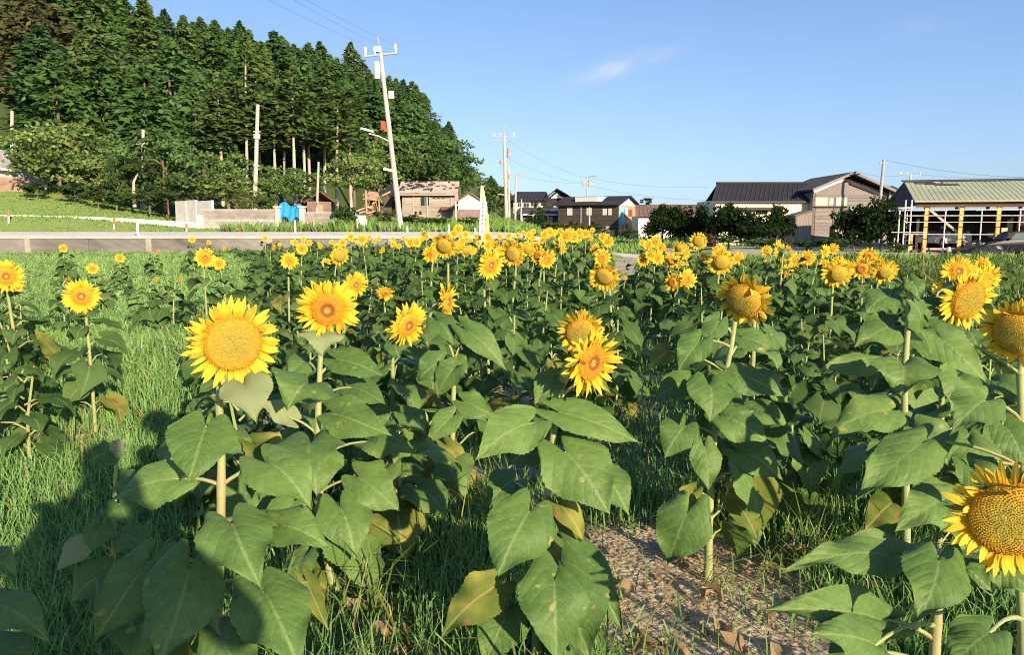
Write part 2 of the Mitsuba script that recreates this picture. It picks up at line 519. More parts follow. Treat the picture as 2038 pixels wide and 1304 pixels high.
def stem_path(base, top, n, bend=.12, steps=9):
    """Up from the soil and over into the back of the head."""
    neck = top - n * bend * .45
    p1 = np.array([neck[0] - n[0] * bend, neck[1] - n[1] * bend, neck[2] - bend * .2])
    u = np.linspace(0, 1, steps)[:, None]
    c0, c1, c2, c3 = base, base + [0, 0, .45 * (top[2] - base[2])], p1 - np.array([0, 0, .12]), neck
    p1b = np.array([p1[0], p1[1], p1[2] + bend * .3])
    c2 = p1b
    return (1 - u) ** 3 * c0 + 3 * (1 - u) ** 2 * u * c1 + 3 * (1 - u) * u ** 2 * c2 + u ** 3 * c3


def stem(plant, path, r0, r1, sides=9):
    add('stem', tube(path, np.linspace(r0, r1, len(path)), sides), 'stem', plant, smooth=50)


def leaf_between(plant, base, tip, width, toward, rng, mat=None, near=True, root=None, variant=None):
    """A leaf from its base to its tip (width metres across), upper face towards the given direction; root: where its stalk leaves the stem."""
    L = np.linalg.norm(tip - base)
    src = LEAF_NEAR if near else LEAF_MID
    shape = src[rng.integers(0, len(src)) if variant is None else variant % len(src)][3]
    k = put('leaf', shape if mat is None else with_mat(shape, mat), plant, frame(tip - base, toward, base, [L, width / 1.02, (L + width) / 2]))
    if root is not None:
        mid = (root + base) / 2 + np.array([0, 0, .18 * np.linalg.norm(base - root)])
        u = np.linspace(0, 1, 6)[:, None]
        path = (1 - u) ** 2 * root + 2 * u * (1 - u) * mid + u ** 2 * base
        add('stalk', tube(path, np.linspace(.0062, .0045, 6), 6), 'stem', k, smooth=60)
    return k


def leaf_layout(seed, height, n, size, low=.13, lean=None):
    """Leaf frames of a plant that stands at the origin: (matrix, variant, age, root, base)."""
    rng = np.random.default_rng(seed)
    out = []
    a0 = rng.uniform(0, 6.28)
    for i in range(n):
        u = low + (.93 - low) * (i + rng.uniform(-.3, .3)) / max(1, n - 1)
        a = a0 + i * 2.3999 + rng.uniform(-.4, .4)
        d = np.array([math.cos(a), math.sin(a), 0])
        d = d + np.array([.10, -.22, 0]); d /= np.linalg.norm(d)
        L = size * rng.uniform(.75, 1.2) * (.62 + .55 * math.sin(math.pi * min(1, u * .95 + .12)))
        pet = L * rng.uniform(.45, .75) * (1.1 - .5 * u)
        root = np.array([0, 0, height * u])
        base = root + d * pet + np.array([0, 0, pet * rng.uniform(.15, .7)])
        dr = math.radians(rng.uniform(12, 55) + 22 * (1 - u))
        t = d * math.cos(dr) - np.array([0, 0, math.sin(dr)])
        nrm = np.array([0, 0, 1.0]) * math.cos(dr) + d * math.sin(dr)
        side = np.cross(d, [0, 0, 1])
        nrm = nrm + side * rng.normal(0, .25)
        t = t + side * rng.normal(0, .2)
        out.append((frame(t, nrm, base, [L, L * rng.uniform(.86, 1.08), L]), int(rng.integers(0, 14)), rng.random() < (.22 if u < .3 else .03), root, base))
    return out


def dress(plant, base, height, seed, n, size, spin, near, low=.13, stalks=True):
    """Puts leaves with stalks all the way up a stem."""
    M = rotz(spin, base)
    src = LEAF_NEAR if near else LEAF_MID
    for m, v, old, root, b in leaf_layout(seed, height, n, size, low):
        shape = src[v % len(src)][3]
        k = put('leaf', with_mat(shape, 'old_leaf') if old else shape, plant, M @ m)
        if stalks:
            r, b = xf(M, root), xf(M, b)
            add('stalk', tube([r, (r + b) / 2 + [0, 0, .02], b], [.006, .005, .004], 5), 'stem', k, smooth=60)


# plants farther off: their leaves are one mesh
BUSH = []
for i in range(6):
    ms = [(xf(m, LEAF_FAR[v % 4][0]), LEAF_FAR[v % 4][1], LEAF_FAR[v % 4][2]) for m, v, old, r, b in leaf_layout(300 + i, 1.0, 23, .215, .08) if not old]
    BUSH.append(joined(ms))
BUSH_PLY = [mikit.ply((v, f), 'leaf_skin', smooth=True, uv=u) for v, f, u in BUSH]
# ---------------------------------------------------------------- the plants at the front, leaf by leaf
def front_plant(label, heads, stem_px, dist, leaves, seed, base_px=None, group=None, young=False, filler=6):
    """heads: (px, py, diameter px, kind, yaw, pitch, dist); stem_px: points of the stem down to the soil;
    leaves: (base x, base y, tip x, tip y, width px, base nearer by, tip nearer by, material)."""
    p = thing('young_sunflower' if young else 'sunflower', label, 'sunflower' if heads else 'sunflower plant')
    q = np.random.default_rng(seed)
    pts = [at(a, b, dist) for a, b in stem_px]
    foot = pts[-1].copy()
    foot[2] = 0
    if pts[-1][2] > .05:
        pts.append(foot)
    else:
        pts[-1] = foot
    pts = np.array(pts)
    for hx, hy, hd, kind, yaw, pitch, hdist in heads:
        pos = at(hx, hy, hdist)
        n = facing(pos, yaw, pitch)
        head(p, pos, n, hd * hdist / FOCAL / 2, kind, 0, q)
        neck = pos - n * .045
        b = pos - n * .12 - np.array([0, 0, .03])
        top = pts[0]
        u = np.linspace(0, 1, 6)[:, None]
        add('neck', tube((1 - u) ** 2 * top + 2 * u * (1 - u) * b + u ** 2 * neck, np.linspace(.011, .013, 6), 10), 'stem', p, smooth=50)
    dense = np.linspace(0, 1, 22)
    d = np.r_[0, np.cumsum(np.linalg.norm(np.diff(pts, axis=0), axis=1))]; d /= d[-1]
    path = np.stack([np.interp(dense, d, pts[:, k]) for k in range(3)], 1)
    path[1:-1] = (path[:-2] + 2 * path[1:-1] + path[2:]) / 4
    add('stem', tube(path, np.linspace(.010, .018, len(path)) * (.6 if young else 1) * (1 + .12 * (np.arange(len(path)) % 5 == 0)), 10), 'stem', p, smooth=50)
    for i, (bx, by, tx, ty, w, nb, nt, mat) in enumerate(leaves):
        base, tip = at(bx, by, dist - nb), at(tx, ty, dist - nt)
        w = w * (.74 if mat == 'y' else .95)
        wid = w * (dist - (nb + nt) / 2) / FOCAL
        view = CAM - (base + tip) / 2; view /= np.linalg.norm(view)
        up = np.array([0, 0, 1.0])
        toward = .62 * view + .5 * up + .18 * SUN + q.normal(0, .10, 3)
        L = np.linalg.norm(tip - base)
        # where its stalk leaves the stem: a little below the leaf's base
        z = base[2] - .06 * q.uniform(.3, 1.2)
        k = int(np.argmin(np.abs(path[:, 2] - z)))
        leaf_between(p, base, tip, wid, toward, q, {'g': None, 'y': 'old_leaf', 'p': 'pale_leaf'}[mat], True, path[k], variant=int(q.integers(0, 14)))
    if not young:
        top = path[0][2]
        for m, v, old, root, b in leaf_layout(seed + 40, top, filler, .2, .12):
            if root[2] > .62 * top:
                continue
            j = int(np.argmin(np.abs(path[:, 2] - root[2])))
            shift = path[j] - [0, 0, root[2]]
            M = rotz(0, shift)
            kk = put('leaf', with_mat(LEAF_NEAR[v % 14][3], 'old_leaf') if old else LEAF_NEAR[v % 14][3], p, M @ m)
            r_, b_ = xf(M, root), xf(M, b)
            add('stalk', tube([r_, (r_ + b_) / 2 + [0, 0, .02], b_], [.006, .005, .004], 6), 'stem', kk, smooth=60)
    return p


front_plant('large sunflower with broad flat gold disc, largest flower left of centre',
            [(464, 684, 190, 'g', 12, 6, 2.0)], [(436, 800), (441, 900), (440, 1030), (434, 1180), (430, 1330), (432, 1560)], 2.06,
            [(486, 768, 512, 846, 108, .06, .16, 'p'), (409, 852, 374, 962, 160, .10, .24, 'g'), (352, 955, 222, 996, 112, .0, .05, 'g'),
             (463, 1046, 520, 1174, 158, .10, .24, 'g'), (556, 1050, 654, 1088, 100, -.03, .0, 'g'), (530, 925, 621, 1017, 138, -.05, .05, 'g'),
             (378, 1128, 312, 1335, 182, .14, .3, 'g'), (292, 1122, 184, 1284, 130, .05, .16, 'g'), (525, 1182, 600, 1340, 170, .12, .26, 'g'),
             (440, 1268, 500, 1380, 120, .2, .34, 'g'), (240, 1180, 300, 1330, 120, -.1, .1, 'g'), (610, 1160, 655, 1262, 66, -.2, -.1, 'y'),
             (380, 1290, 350, 1420, 120, .1, .2, 'y')], 11)
front_plant('sunflower with brown ringed orange disc just right of the large flat gold one',
            [(652, 617, 130, 'o', -4, 8, 2.9)], [(638, 700), (634, 800), (631, 900), (640, 1040), (658, 1150), (672, 1232)], 2.95,
            [(640, 668, 641, 708, 84, .05, .12, 'p'), (614, 768, 572, 816, 138, .1, .22, 'g'), (672, 826, 784, 870, 108, .02, .1, 'g'),
             (629, 908, 630, 990, 116, .12, .24, 'g'), (716, 952, 800, 1022, 98, .0, .1, 'g'), (676, 1012, 707, 1120, 116, .12, .24, 'g'),
             (733, 1040, 792, 1072, 66, 0, .05, 'y'), (578, 832, 514, 802, 64, .0, .02, 'p'), (728, 1118, 760, 1192, 60, .05, .12, 'y'),
             (716, 1192, 754, 1272, 62, .1, .2, 'y'), (626, 1150, 648, 1250, 56, .1, .2, 'y'), (672, 716, 768, 752, 78, -.02, .06, 'g'),
             (700, 772, 770, 808, 74, -.15, -.05, 'g'), (585, 1000, 545, 1075, 90, -.05, .06, 'g'), (740, 880, 830, 905, 76, -.1, 0, 'g'),
             (610, 720, 570, 752, 60, -.1, -.02, 'g'), (750, 1130, 830, 1160, 70, -.1, 0, 'g')], 12)
front_plant('sunflower with two crowded heads one above the other, middle of the front row',
            [(1157, 664, 104, 'g', -14, 16, 2.42), (1178, 722, 148, 'o', 48, 8, 2.22)],
            [(1117, 772), (1108, 800), (1102, 860), (1092, 960), (1082, 1080), (1072, 1200), (1066, 1330), (1064, 1480)], 2.36,
            [(1050, 846, 944, 918, 130, .1, .2, 'g'), (1116, 822, 1280, 886, 92, .04, .1, 'g'), (1126, 902, 1215, 1028, 150, .08, .2, 'g'),
             (1052, 1022, 990, 1150, 142, .14, .28, 'g'), (1102, 756, 1064, 806, 62, .0, .06, 'g'), (985, 1172, 878, 1268, 130, .08, .14, 'y'),
             (1102, 1148, 1108, 1320, 150, .16, .3, 'g'), (1128, 1086, 1240, 1258, 108, .02, .12, 'g'), (1112, 1004, 1162, 1078, 72, .02, .06, 'y'),
             (1100, 1095, 1128, 1152, 56, .05, .1, 'y'), (1190, 940, 1252, 1030, 90, -.12, -.04, 'g'), (1010, 1220, 960, 1330, 110, .0, .1, 'g'),
             (1075, 880, 1010, 930, 80, -.12, -.1, 'g'), (1170, 755, 1216, 782, 40, -.1, -.06, 'y'), (1020, 960, 965, 1010, 86, -.2, -.1, 'g')], 13)
front_plant('flowerless plant with heart shaped leaves beside the bare soil, first in the right row',
            [], [(1462, 640), (1456, 690), (1440, 760), (1425, 840), (1415, 930), (1412, 1020), (1410, 1120), (1408, 1190)], 3.05,
            [(1410, 766, 1412, 842, 98, .14, .24, 'g'), (1362, 850, 1322, 912, 82, .08, .14, 'g'), (1452, 742, 1562, 792, 74, .02, .08, 'g'),
             (1402, 892, 1410, 978, 64, .14, .2, 'g'), (1440, 830, 1532, 884, 86, .1, .16, 'g'), (1392, 680, 1350, 740, 66, .05, .1, 'g'),
             (1480, 672, 1545, 700, 60, -.02, .02, 'g'), (1430, 640, 1400, 690, 50, .0, .06, 'g'), (1470, 900, 1560, 960, 80, .0, .06, 'g'),
             (1365, 760, 1300, 800, 70, -.05, 0, 'g'), (1460, 1000, 1510, 1080, 76, -.05, .05, 'y'), (1380, 980, 1340, 1040, 60, 0, .06, 'y'),
             (1500, 820, 1570, 850, 70, -.15, -.1, 'g'), (1330, 700, 1290, 735, 60, -.1, -.08, 'y')], 14)
front_plant('sunflower with dark gold half shaded disc cut by the right edge',
            [(2026, 664, 150, 'd', -14, 24, 2.25)], [(2030, 745), (2034, 850), (2038, 1000), (2040, 1200), (2040, 1420)], 2.3,
            [(1960, 800, 1892, 862, 106, .06, .14, 'g'), (1870, 672, 1966, 766, 92, -.05, .05, 'g'),
             (1840, 880, 1700, 1000, 130, -.1, .0, 'g'), (2000, 850, 2040, 930, 90, .05, .12, 'g'), (1930, 930, 1990, 1010, 92, 0, .08, 'g'),
             (1985, 1120, 2060, 1210, 90, -.1, .05, 'g'), (1880, 1000, 1780, 1060, 100, -.1, 0, 'g'), (1985, 760, 2045, 800, 70, -.1, 0, 'g')], 15, filler=0)
front_plant('tall flowerless plant with wide heart shaped leaves, second in the right row',
            [], [(1812, 560), (1808, 640), (1800, 730), (1800, 850), (1802, 960), (1805, 1060)], 2.95,
            [(1797, 728, 1794, 792, 126, .14, .24, 'g'), (1770, 818, 1650, 862, 96, .0, .06, 'g'), (1735, 722, 1618, 742, 60, -.04, .0, 'g'),
             (1830, 640, 1800, 590, 70, .0, .0, 'g'), (1775, 650, 1700, 690, 80, -.05, .02, 'g'), (1840, 680, 1920, 720, 90, .0, .06, 'g'),
             (1790, 900, 1720, 990, 110, .05, .14, 'g'), (1830, 860, 1890, 930, 100, .1, .16, 'g'), (1840, 610, 1900, 640, 70, -.05, 0, 'g'),
             (1770, 590, 1720, 625, 66, -.05, 0, 'g'), (1812, 560, 1830, 600, 40, 0, .03, 'g'), (1780, 1000, 1720, 1060, 90, -.05, .02, 'y')], 16)
front_plant('nearest sunflower with large coarse gold disc, bottom right corner',
            [(2010, 1036, 252, 'g', 8, 2, 1.5)], [(2030, 1150), (2038, 1300), (2040, 1500), (2040, 1740)], 1.62,
            [(1994, 1125, 2060, 1190, 90, .08, .14, 'g'), (1968, 1262, 1888, 1330, 118, .12, .2, 'g')], 17, filler=0)
front_plant('broad leafy flowerless plant at the foot of the nearest sunflower',
            [], [(1872, 1100), (1866, 1200), (1860, 1290), (1858, 1400), (1856, 1640)], 1.66,
            [(1866, 1112, 1824, 1244, 150, .10, .2, 'g'), (1772, 1112, 1558, 1134, 100, .0, .05, 'g'), (1742, 1236, 1508, 1216, 100, .02, .08, 'g'),
             (1740, 1286, 1612, 1262, 110, .12, .2, 'g'),
             (1905, 1120, 1975, 1180, 90, .02, .08, 'g'), (1720, 1300, 1660, 1420, 110, .0, .1, 'g')], 27, filler=0)
front_plant('young flowerless plant half in shadow left of the large gold flower',
            [], [(232, 905), (228, 1000), (226, 1100), (224, 1180), (224, 1290)], 2.5,
            [(222, 905, 180, 918, 60, .0, .04, 'g'), (238, 1005, 262, 1050, 64, .05, .1, 'g'), (172, 1078, 112, 1138, 52, .05, .08, 'p'),
             (200, 1050, 182, 1098, 60, .05, .1, 'g'), (250, 1070, 300, 1100, 70, .0, .04, 'g'), (232, 900, 256, 872, 40, 0, 0, 'p'),
             (210, 1140, 140, 1200, 90, .05, .12, 'g'), (236, 960, 280, 940, 50, 0, 0, 'g')], 18, young=True)
front_plant('leafy flowerless plant in deep shade in the bottom left corner',
            [], [(-40, 1090), (-42, 1200), (-44, 1330), (-44, 1560)], 1.9,
            [(-20, 1205, 100, 1278, 120, .08, .14, 'g'), (-20, 1110, 36, 1150, 70, .0, .05, 'g'), (-60, 1080, -20, 1140, 70, 0, .1, 'g'),
             (-20, 1290, 60, 1380, 120, .1, .2, 'g')], 19, young=True)
front_plant('leafy flowerless plant behind and left of the flower with two heads',
            [], [(905, 715), (902, 800), (900, 900), (898, 1010)], 3.9,
            [(905, 735, 870, 790, 70, .1, .14, 'g'), (930, 660, 1010, 740, 60, 0, .06, 'g'), (880, 720, 830, 760, 66, .05, .08, 'g'),
             (900, 830, 850, 880, 66, .1, .16, 'g'), (925, 800, 985, 830, 60, .05, .1, 'g'), (905, 715, 930, 745, 40, 0, .05, 'g'),
             (890, 890, 930, 950, 60, .1, .14, 'y'), (870, 640, 905, 690, 60, -.1, 0, 'g')], 20)
# ---------------------------------------------------------------- the flowers one can tell apart: photograph position, size, kind, turn, nod
rng = np.random.default_rng(77)
BLOOMS = '''
12 550 66 o 5 0;30 569 35 o 30 5;162 590 69 o -8 3;184 535 22 s 0 0;239 514 18 s 5 5;126 494 16 s 20 0;315 501 12 s 70 0
408 513 39 o 10 5;436 525 25 s 0 0;382 477 13 s 0 0;415 482 10 s 40 0;360 555 12 s 60 20;138 555 11 s 70 10;311 555 10 s 60 0;446 495 9 s 50 0
528 475 13 s 0 0;545 493 17 s 70 0;576 519 34 s 5 -5;601 495 24 s 0 0;587 483 14 s 20 0;604 476 11 s 10 0;616 483 12 s -10 0;582 482 10 s 0 0
637 489 14 s 50 0;649 523 19 s 0 0;676 510 38 d 25 18;682 483 16 s 0 0;671 491 15 s 20 0;698 471 16 s 0 0;720 477 22 s 0 0;735 472 11 s 30 0
708 567 50 o 30 5;767 584 36 s 10 35;812 648 92 o 42 12;783 476 9 s 0 0;783 486 13 s 0 0;794 490 11 s 0 0;761 498 14 s 50 30;754 475 10 s 0 0
817 482 21 s 0 0;829 482 21 s 15 0;849 472 12 s 0 0;857 506 34 s -15 10;884 490 50 g -20 25;912 456 20 s 5 0;927 467 16 s 20 0
914 492 26 g 20 20;929 500 24 d 30 25;900 511 13 s 0 40;971 472 19 s 0 0;971 489 20 s 0 0;995 471 12 s 0 0;1012 470 14 s 10 0;1030 468 12 s 0 0
1053 468 16 s 20 0;1084 467 18 s 0 0;1080 479 14 s 0 0;1098 469 17 s 0 0;1115 459 12 s 0 0;1127 469 26 o 0 0;1141 471 24 o 15 0;1154 463 17 s 0 0
1166 465 18 s 0 0;1179 458 11 s 0 0;1120 494 24 s 60 0;977 527 62 o 35 12;1020 506 48 g -25 12;1051 498 26 g 0 20;1072 509 38 o -28 5;1090 516 38 o 35 10
1034 490 15 s 0 0;1210 481 23 s 0 0;1199 513 34 o 5 5;1203 551 57 g -18 24;1190 556 40 o -30 5;891 601 78 o 68 0
1305 481 24 o 10 0;1291 487 22 o 20 0;1279 483 14 s 0 0;1316 493 20 s 0 0;1295 507 22 s 0 0;1317 510 26 o 0 0;1335 518 29 o 10 0;1346 534 28 o 15 0
1353 493 28 d 10 40;1390 480 34 g -5 12;1339 562 36 o -30 0;1367 557 44 o 40 0;1429 500 24 o 0 0;1435 522 50 d 5 22;1469 514 25 s 15 0;1526 518 14 s 50 0
1550 490 26 s 60 0;1560 504 36 o 170 0;1585 518 28 o 25 0;1608 513 30 o 5 0;1566 539 30 o 35 20;1482 597 118 d -26 30;1609 512 22 s 0 0
1642 501 28 s 55 5;1640 527 22 s 0 0;1668 522 27 s 5 0;1667 545 58 d 18 28;1685 532 28 g 10 20;1728 510 34 o 5 20;1716 535 42 o 0 12;1762 541 50 d 30 30
1908 540 64 o 20 -10;1955 527 32 s 10 0;1964 556 62 o 40 5;1926 598 124 g 46 12;1890 578 70 o 128 10;1860 573 16 s 60 0;1872 633 36 s -40 0
1245 553 8 s 0 0;1062 461 11 s 10 0;1041 463 10 s 0 0;1108 481 13 s 0 0;1150 479 13 s 10 0;865 474 11 s 0 0;839 477 10 s 0 0;893 470 12 s 0 0;948 470 12 s 0 0;983 481 11 s 0 0
1069 487 12 s 0 0;1092 458 11 s 0 0;1104 463 13 s 10 0;1136 460 14 s 0 0;1148 474 16 s 0 0;1160 473 14 s 10 0;1174 474 12 s 0 0;1118 475 15 s 0 0;1060 474 12 s 0 0;1048 478 11 s 10 0;1020 480 11 s 0 0;1004 483 10 s 0 0;936 479 12 s 0 0;952 485 12 s 10 0;1132 481 13 s 0 0;803 474 9 s 0 0;745 480 10 s 0 0;660 482 10 s 0 0;557 487 9 s 20 0;704 483 10 s 0 0;727 488 9 s 30 0
'''
blooms = [r.split() for r in BLOOMS.replace('\n', ';').split(';') if r.strip()]
blooms = [(float(a), float(b), float(c) * (1.12 if float(c) < 60 else 1.04), d, float(e), float(f)) for a, b, c, d, e, f in blooms]


def bloom_place(px, py, size, kind):
    dia = {'s': .2, 'o': .25, 'g': .25, 'd': .26}[kind]
    dist = dia * FOCAL / size
    lo, hi = .78, 1.36
    z = EYE - (py - 448) / FOCAL * dist
    if z < lo:
        dist = (EYE - lo) * FOCAL / (py - 448)
    elif z > hi:
        dist = (EYE - hi) * FOCAL / max(py - 448, 2)
    dist = min(dist, 36.5)
    return at(px, py, dist), dist, size * dist / FOCAL / 2


more = np.random.default_rng(61)
blooms += [(more.uniform(835, 1205), more.uniform(462, 500), more.uniform(12, 22), 's', more.normal(0, 25), 5.0) for _ in range(30)]
blooms += [(more.uniform(1275, 1770), more.uniform(492, 540), more.uniform(20, 32), 'so'[more.integers(0, 2)], more.normal(5, 30), 8.0) for _ in range(20)]
NEAR_LABELS = {
    (12, 550): 'orange centred sunflower cut by the left edge of the field',
    (30, 569): 'small sunflower tucked below the flower at the left edge',
    (162, 590): 'lone orange centred sunflower on a bare stem in the left row',
    (576, 519): 'sunflower right of the low pair of flowers, before the far wall',
    (708, 567): 'sunflower peeping out above the brown ringed flower',
    (767, 584): 'small upward looking sunflower right of the brown ringed flower',
    (812, 648): 'tilted orange centred sunflower, halfway between the brown ringed flower and the centre',
    (857, 506): 'sunflower with orange centre tucked under a broad olive disc',
    (884, 490): 'sunflower with broad olive disc left of the banner',
    (977, 527): 'tilted sunflower right under the banner',
    (1020, 506): 'sunflower with round olive disc right of the banner',
    (1203, 551): 'sunflower with olive disc beside the bare path',
    (891, 601): 'sunflower seen edge on, left of the double headed plant',
    (1367, 557): 'right one of a touching pair of sunflowers beside the path',
    (1435, 522): 'dark gold sunflower before the cream wall, left part of the right block',
    (1482, 597): 'big sunflower nodding to the left, front of the right block',
    (1667, 545): 'broad dark gold sunflower below the gabled house',
    (1716, 535): 'open sunflower right of the broad dark gold one below the gabled house',
    (1762, 541): 'dark gold sunflower below the left end of the scaffold',
    (1908, 540): 'topmost of the cluster of sunflowers below the green roof',
    (1964, 556): 'right one of the cluster of sunflowers below the green roof',
    (1926, 598): 'large sunflower turned right in the cluster below the green roof',
    (1860, 573): 'half hidden small sunflower left of the cluster below the green roof',
    (1872, 633): 'small sunflower hanging low under the cluster below the green roof',
    (1190, 556): 'orange centred sunflower hidden behind the olive disc beside the bare path',
    (1955, 527): 'small sunflower at the top right of the cluster below the green roof',
    (1890, 578): 'sunflower turned away, its dark green back facing the path, in the right cluster',
    (408.0, 513.0): 'orange centred sunflower, larger of the pair left of the gold flower',
    (1072.0, 509.0): 'left one of two overlapping sunflowers right of the banner',
    (1090.0, 516.0): 'right one of two overlapping sunflowers right of the banner',
}
SPECIAL = {}
stand = []          # where plants already stand
WORDS = ['flat open head facing the path', 'orange centred head', 'broad gold disc', 'nodding head']


def region_word(px, py):
    side = 'left' if px < 640 else 'middle' if px < 1240 else 'right'
    return side


for i, (px, py, size, kind, yaw, pitch) in enumerate(blooms):
    pos, dist, rad = bloom_place(px, py, size, kind)
    r = np.random.default_rng(500 + i)
    n = facing(pos, yaw, pitch)
    base = np.array([pos[0] - n[0] * .14 + r.normal(0, .05), pos[1] - n[1] * .14 + abs(r.normal(0, .05)), 0.0])
    far = dist > 9
    look = {'s': 'small orange centred', 'o': 'open orange centred', 'g': 'broad gold disced', 'd': 'nodding dark gold'}[kind]
    if far:
        side = 'left of the utility pole' if px < 800 else 'in the dense middle block' if px < 1245 else 'in the block before the right houses'
        depth = 'far back' if dist < 17 else 'farthest back'
        p = thing('sunflower', f'{look} sunflower {depth} in the field {side}', 'sunflower', f'{look} sunflowers {depth}, {side}')
    else:
        p = thing('sunflower', NEAR_LABELS.get((int(px), int(py)), f'{look} sunflower in the front rows'), 'sunflower')
        SPECIAL[i] = p
    stand.append((base[0], base[1], .24 if far else .3))
    path = stem_path(base, pos, n, .12 if not far else .08, 9 if not far else 5)
    stem(p, path, .014 if not far else .012, .009, 8 if not far else 5)
    lod = 0 if dist < 3.4 else 1 if dist < 7.5 else 2
    head(p, pos, n, rad, kind, lod, r)
    ht = pos[2] - .06
    if dist < 9:
        dress(p, base, ht, 900 + i, 16 if dist < 6 else 14, .195 if dist < 6 else .19, r.uniform(-.5, .5), dist < 4, .12, dist < 6)
    else:
        put('foliage', BUSH_PLY[i % 6], p, rotz(r.uniform(0, 6.28), base, [.95, .95, ht]), kind='stuff')


# ---------------------------------------------------------------- plants without an open flower
def in_rows(x, y):
    """Is this spot of the field planted?"""
    if y > 37 or y < 3.3 or (y < 4.6 and -.35 < x < .9):
        return False
    left_edge = np.interp(y, [2, 4.2, 9.4, 16, 24, 37], [-1.2, -1.7, -3.9, -5.4, -8.2, -13.5])
    right_edge = .30 + .100 * y
    if left_edge < x < right_edge and y > 2.9:
        return True
    if y < 15 and .62 + .155 * y < x < .95 * y and not (x > 6.6 and y > 13):
        return True
    if x < np.interp(y, [4, 5, 9, 14], [-2.95, -3.0, -5.9, -9.5]) and 4.4 < y < 7.6 and x > -.8 * y - 1:
        return True
    return False


r = np.random.default_rng(4)
spots = []
for _ in range(60000):
    y = 2.4 + 34.6 * r.random() ** 1.0
    x = r.uniform(-.72, .74) * y
    if not in_rows(x, y):
        continue
    gap = .40 + .012 * y
    if any((x - a) ** 2 + (y - b) ** 2 < max(gap, c) ** 2 for a, b, c in stand):
        continue
    stand.append((x, y, gap))
    spots.append((x, y))
spots.sort(key=lambda s: s[1] + .2 * abs(s[0]))
crop = []
for i, (x, y) in enumerate(spots):
    q = np.random.default_rng(3000 + i)
    tall = q.uniform(.62, .98) * (1.0 if x > -.12 * y else .85)
    if x < -.33 * y and y > 9:
        tall *= .62
        if q.random() < .5:
            continue
    if i < 150:
        side = 'left' if x < -.15 * y else 'middle' if x < .12 * y else 'right'
        depth = 'nearest' if y < 5.2 else 'middle' if y < 7.4 else 'farther'
        size_ = 'tall' if tall > .8 else 'low'
        p = thing('sunflower_plant', f'{size_} leafy sunflower plant without open flower, {depth} part of the {side} rows', 'sunflower plant', f'{size_} flowerless sunflower plants, {depth} part of the {side} rows')
        base = np.array([x, y, 0.0])
        stem(p, [base, base + [.01, 0, tall * .5], base + [q.normal(0, .03), q.normal(0, .03), tall]], .012, .006, 6)
        if y < 8.5:
            dress(p, base, tall * 1.02, 5000 + i, 14 if y < 6 else 12, .18, q.uniform(-.6, .6), y < 4.2, .14, y < 5.5)
        else:
            put('foliage', BUSH_PLY[i % 6], p, rotz(q.uniform(0, 6.28), base, [.9, .9, tall]), kind='stuff')
    else:
        v, f, u = BUSH[i % 6]
        crop.append((xf(rotz(q.uniform(0, 6.28), [x, y, 0], [.95, .95, tall]), v), f, u))
v, f, u = joined(crop)
add('sunflower_crop', (v, f), 'leaf_skin', smooth=True, uv=u, label='dense green mass of leafy sunflower plants filling the far rows of the field', cat='sunflower crop', kind='stuff')
print('plants', len(blooms), len(spots), 'crop tris', len(f))
# ---------------------------------------------------------------- the land
def sm(a, b, x):
    t = np.clip((np.asarray(x, float) - a) / (b - a), 0, 1)
    return t * t * (3 - 2 * t)


WALL_Y = 38.1


def land(x, y):
    """Height of the ground."""
    x, y = np.asarray(x, float), np.asarray(y, float)
    u = x / np.maximum(y, 4)
    raised = sm(WALL_Y - .08, WALL_Y + .12, y) * (1 - sm(-.02, .15, u)) * (.93 + .17 * sm(38, 45, y))
    bank = sm(-.32, -.66, u) * (1.0 * sm(45, 48, y) + 2.55 * sm(49, 66, y))
    back = .75 * sm(60, 82, y) * sm(-.32, -.2, u) * (1 - sm(-.02, .08, u))
    low = -.38 * sm(24, 48, y) * sm(.05, .25, u)
    ruts = .03 * (meshkit.fbm(np.stack([x * .9, y * .9, 0 * x], -1), 3, 2) - .5) * (y < 36)
    return raised + bank + back + low + ruts


def grid(xs, ys, h):
    X, Y = np.meshgrid(xs, ys, indexing='ij')
    v = np.stack([X, Y, h(X, Y)], -1).reshape(-1, 3)
    n = len(ys)
    i, j = np.meshgrid(np.arange(len(xs) - 1), np.arange(n - 1), indexing='ij')
    a = (i * n + j).ravel()
    f = np.vstack([np.stack([a, a + n, a + n + 1], 1), np.stack([a, a + n + 1, a + 1], 1)])
    return v, f


def ground_colour(p, n, uv):
    a = mfbm(p.x * .55, p.y * .55, octaves=3)
    b = mfbm(p.x * 5.5, p.y * 5.5, octaves=3)
    c = mfbm(p.x * 38, p.y * 38, octaves=2)
    soil = mmix((.36, .30, .195), (.55, .475, .335), b) * (.65 + .7 * c)
    green = mmix((.055, .09, .022), (.12, .16, .045), b) * (.7 + .6 * c)
    green = mmix(green, mmix((.12, .20, .05), (.2, .28, .085), b) * (.75 + .5 * c), msmooth(36.0, 39.0, p.y))
    k = msmooth(.42, .58, a * .7 + b * .3 + .07 * msmooth(4.0, 12.0, p.y))
    k = dr.maximum(k, msmooth(36.0, 39.0, p.y) * .93)
    bare = dr.minimum(dr.square((p.x - .72) / .55) + dr.square((p.y - 2.9) / .85), dr.square((p.x + .45) / .45) + dr.square((p.y - 6.4) / .7))
    k = k * msmooth(.6, 1.4, bare)
    return mmix(soil, green, k)


def ground_height(p, n, uv):
    return .018 * mfbm(p.x * 7, p.y * 7, octaves=4) + .012 * mnoise(p.x * 60, p.y * 60)


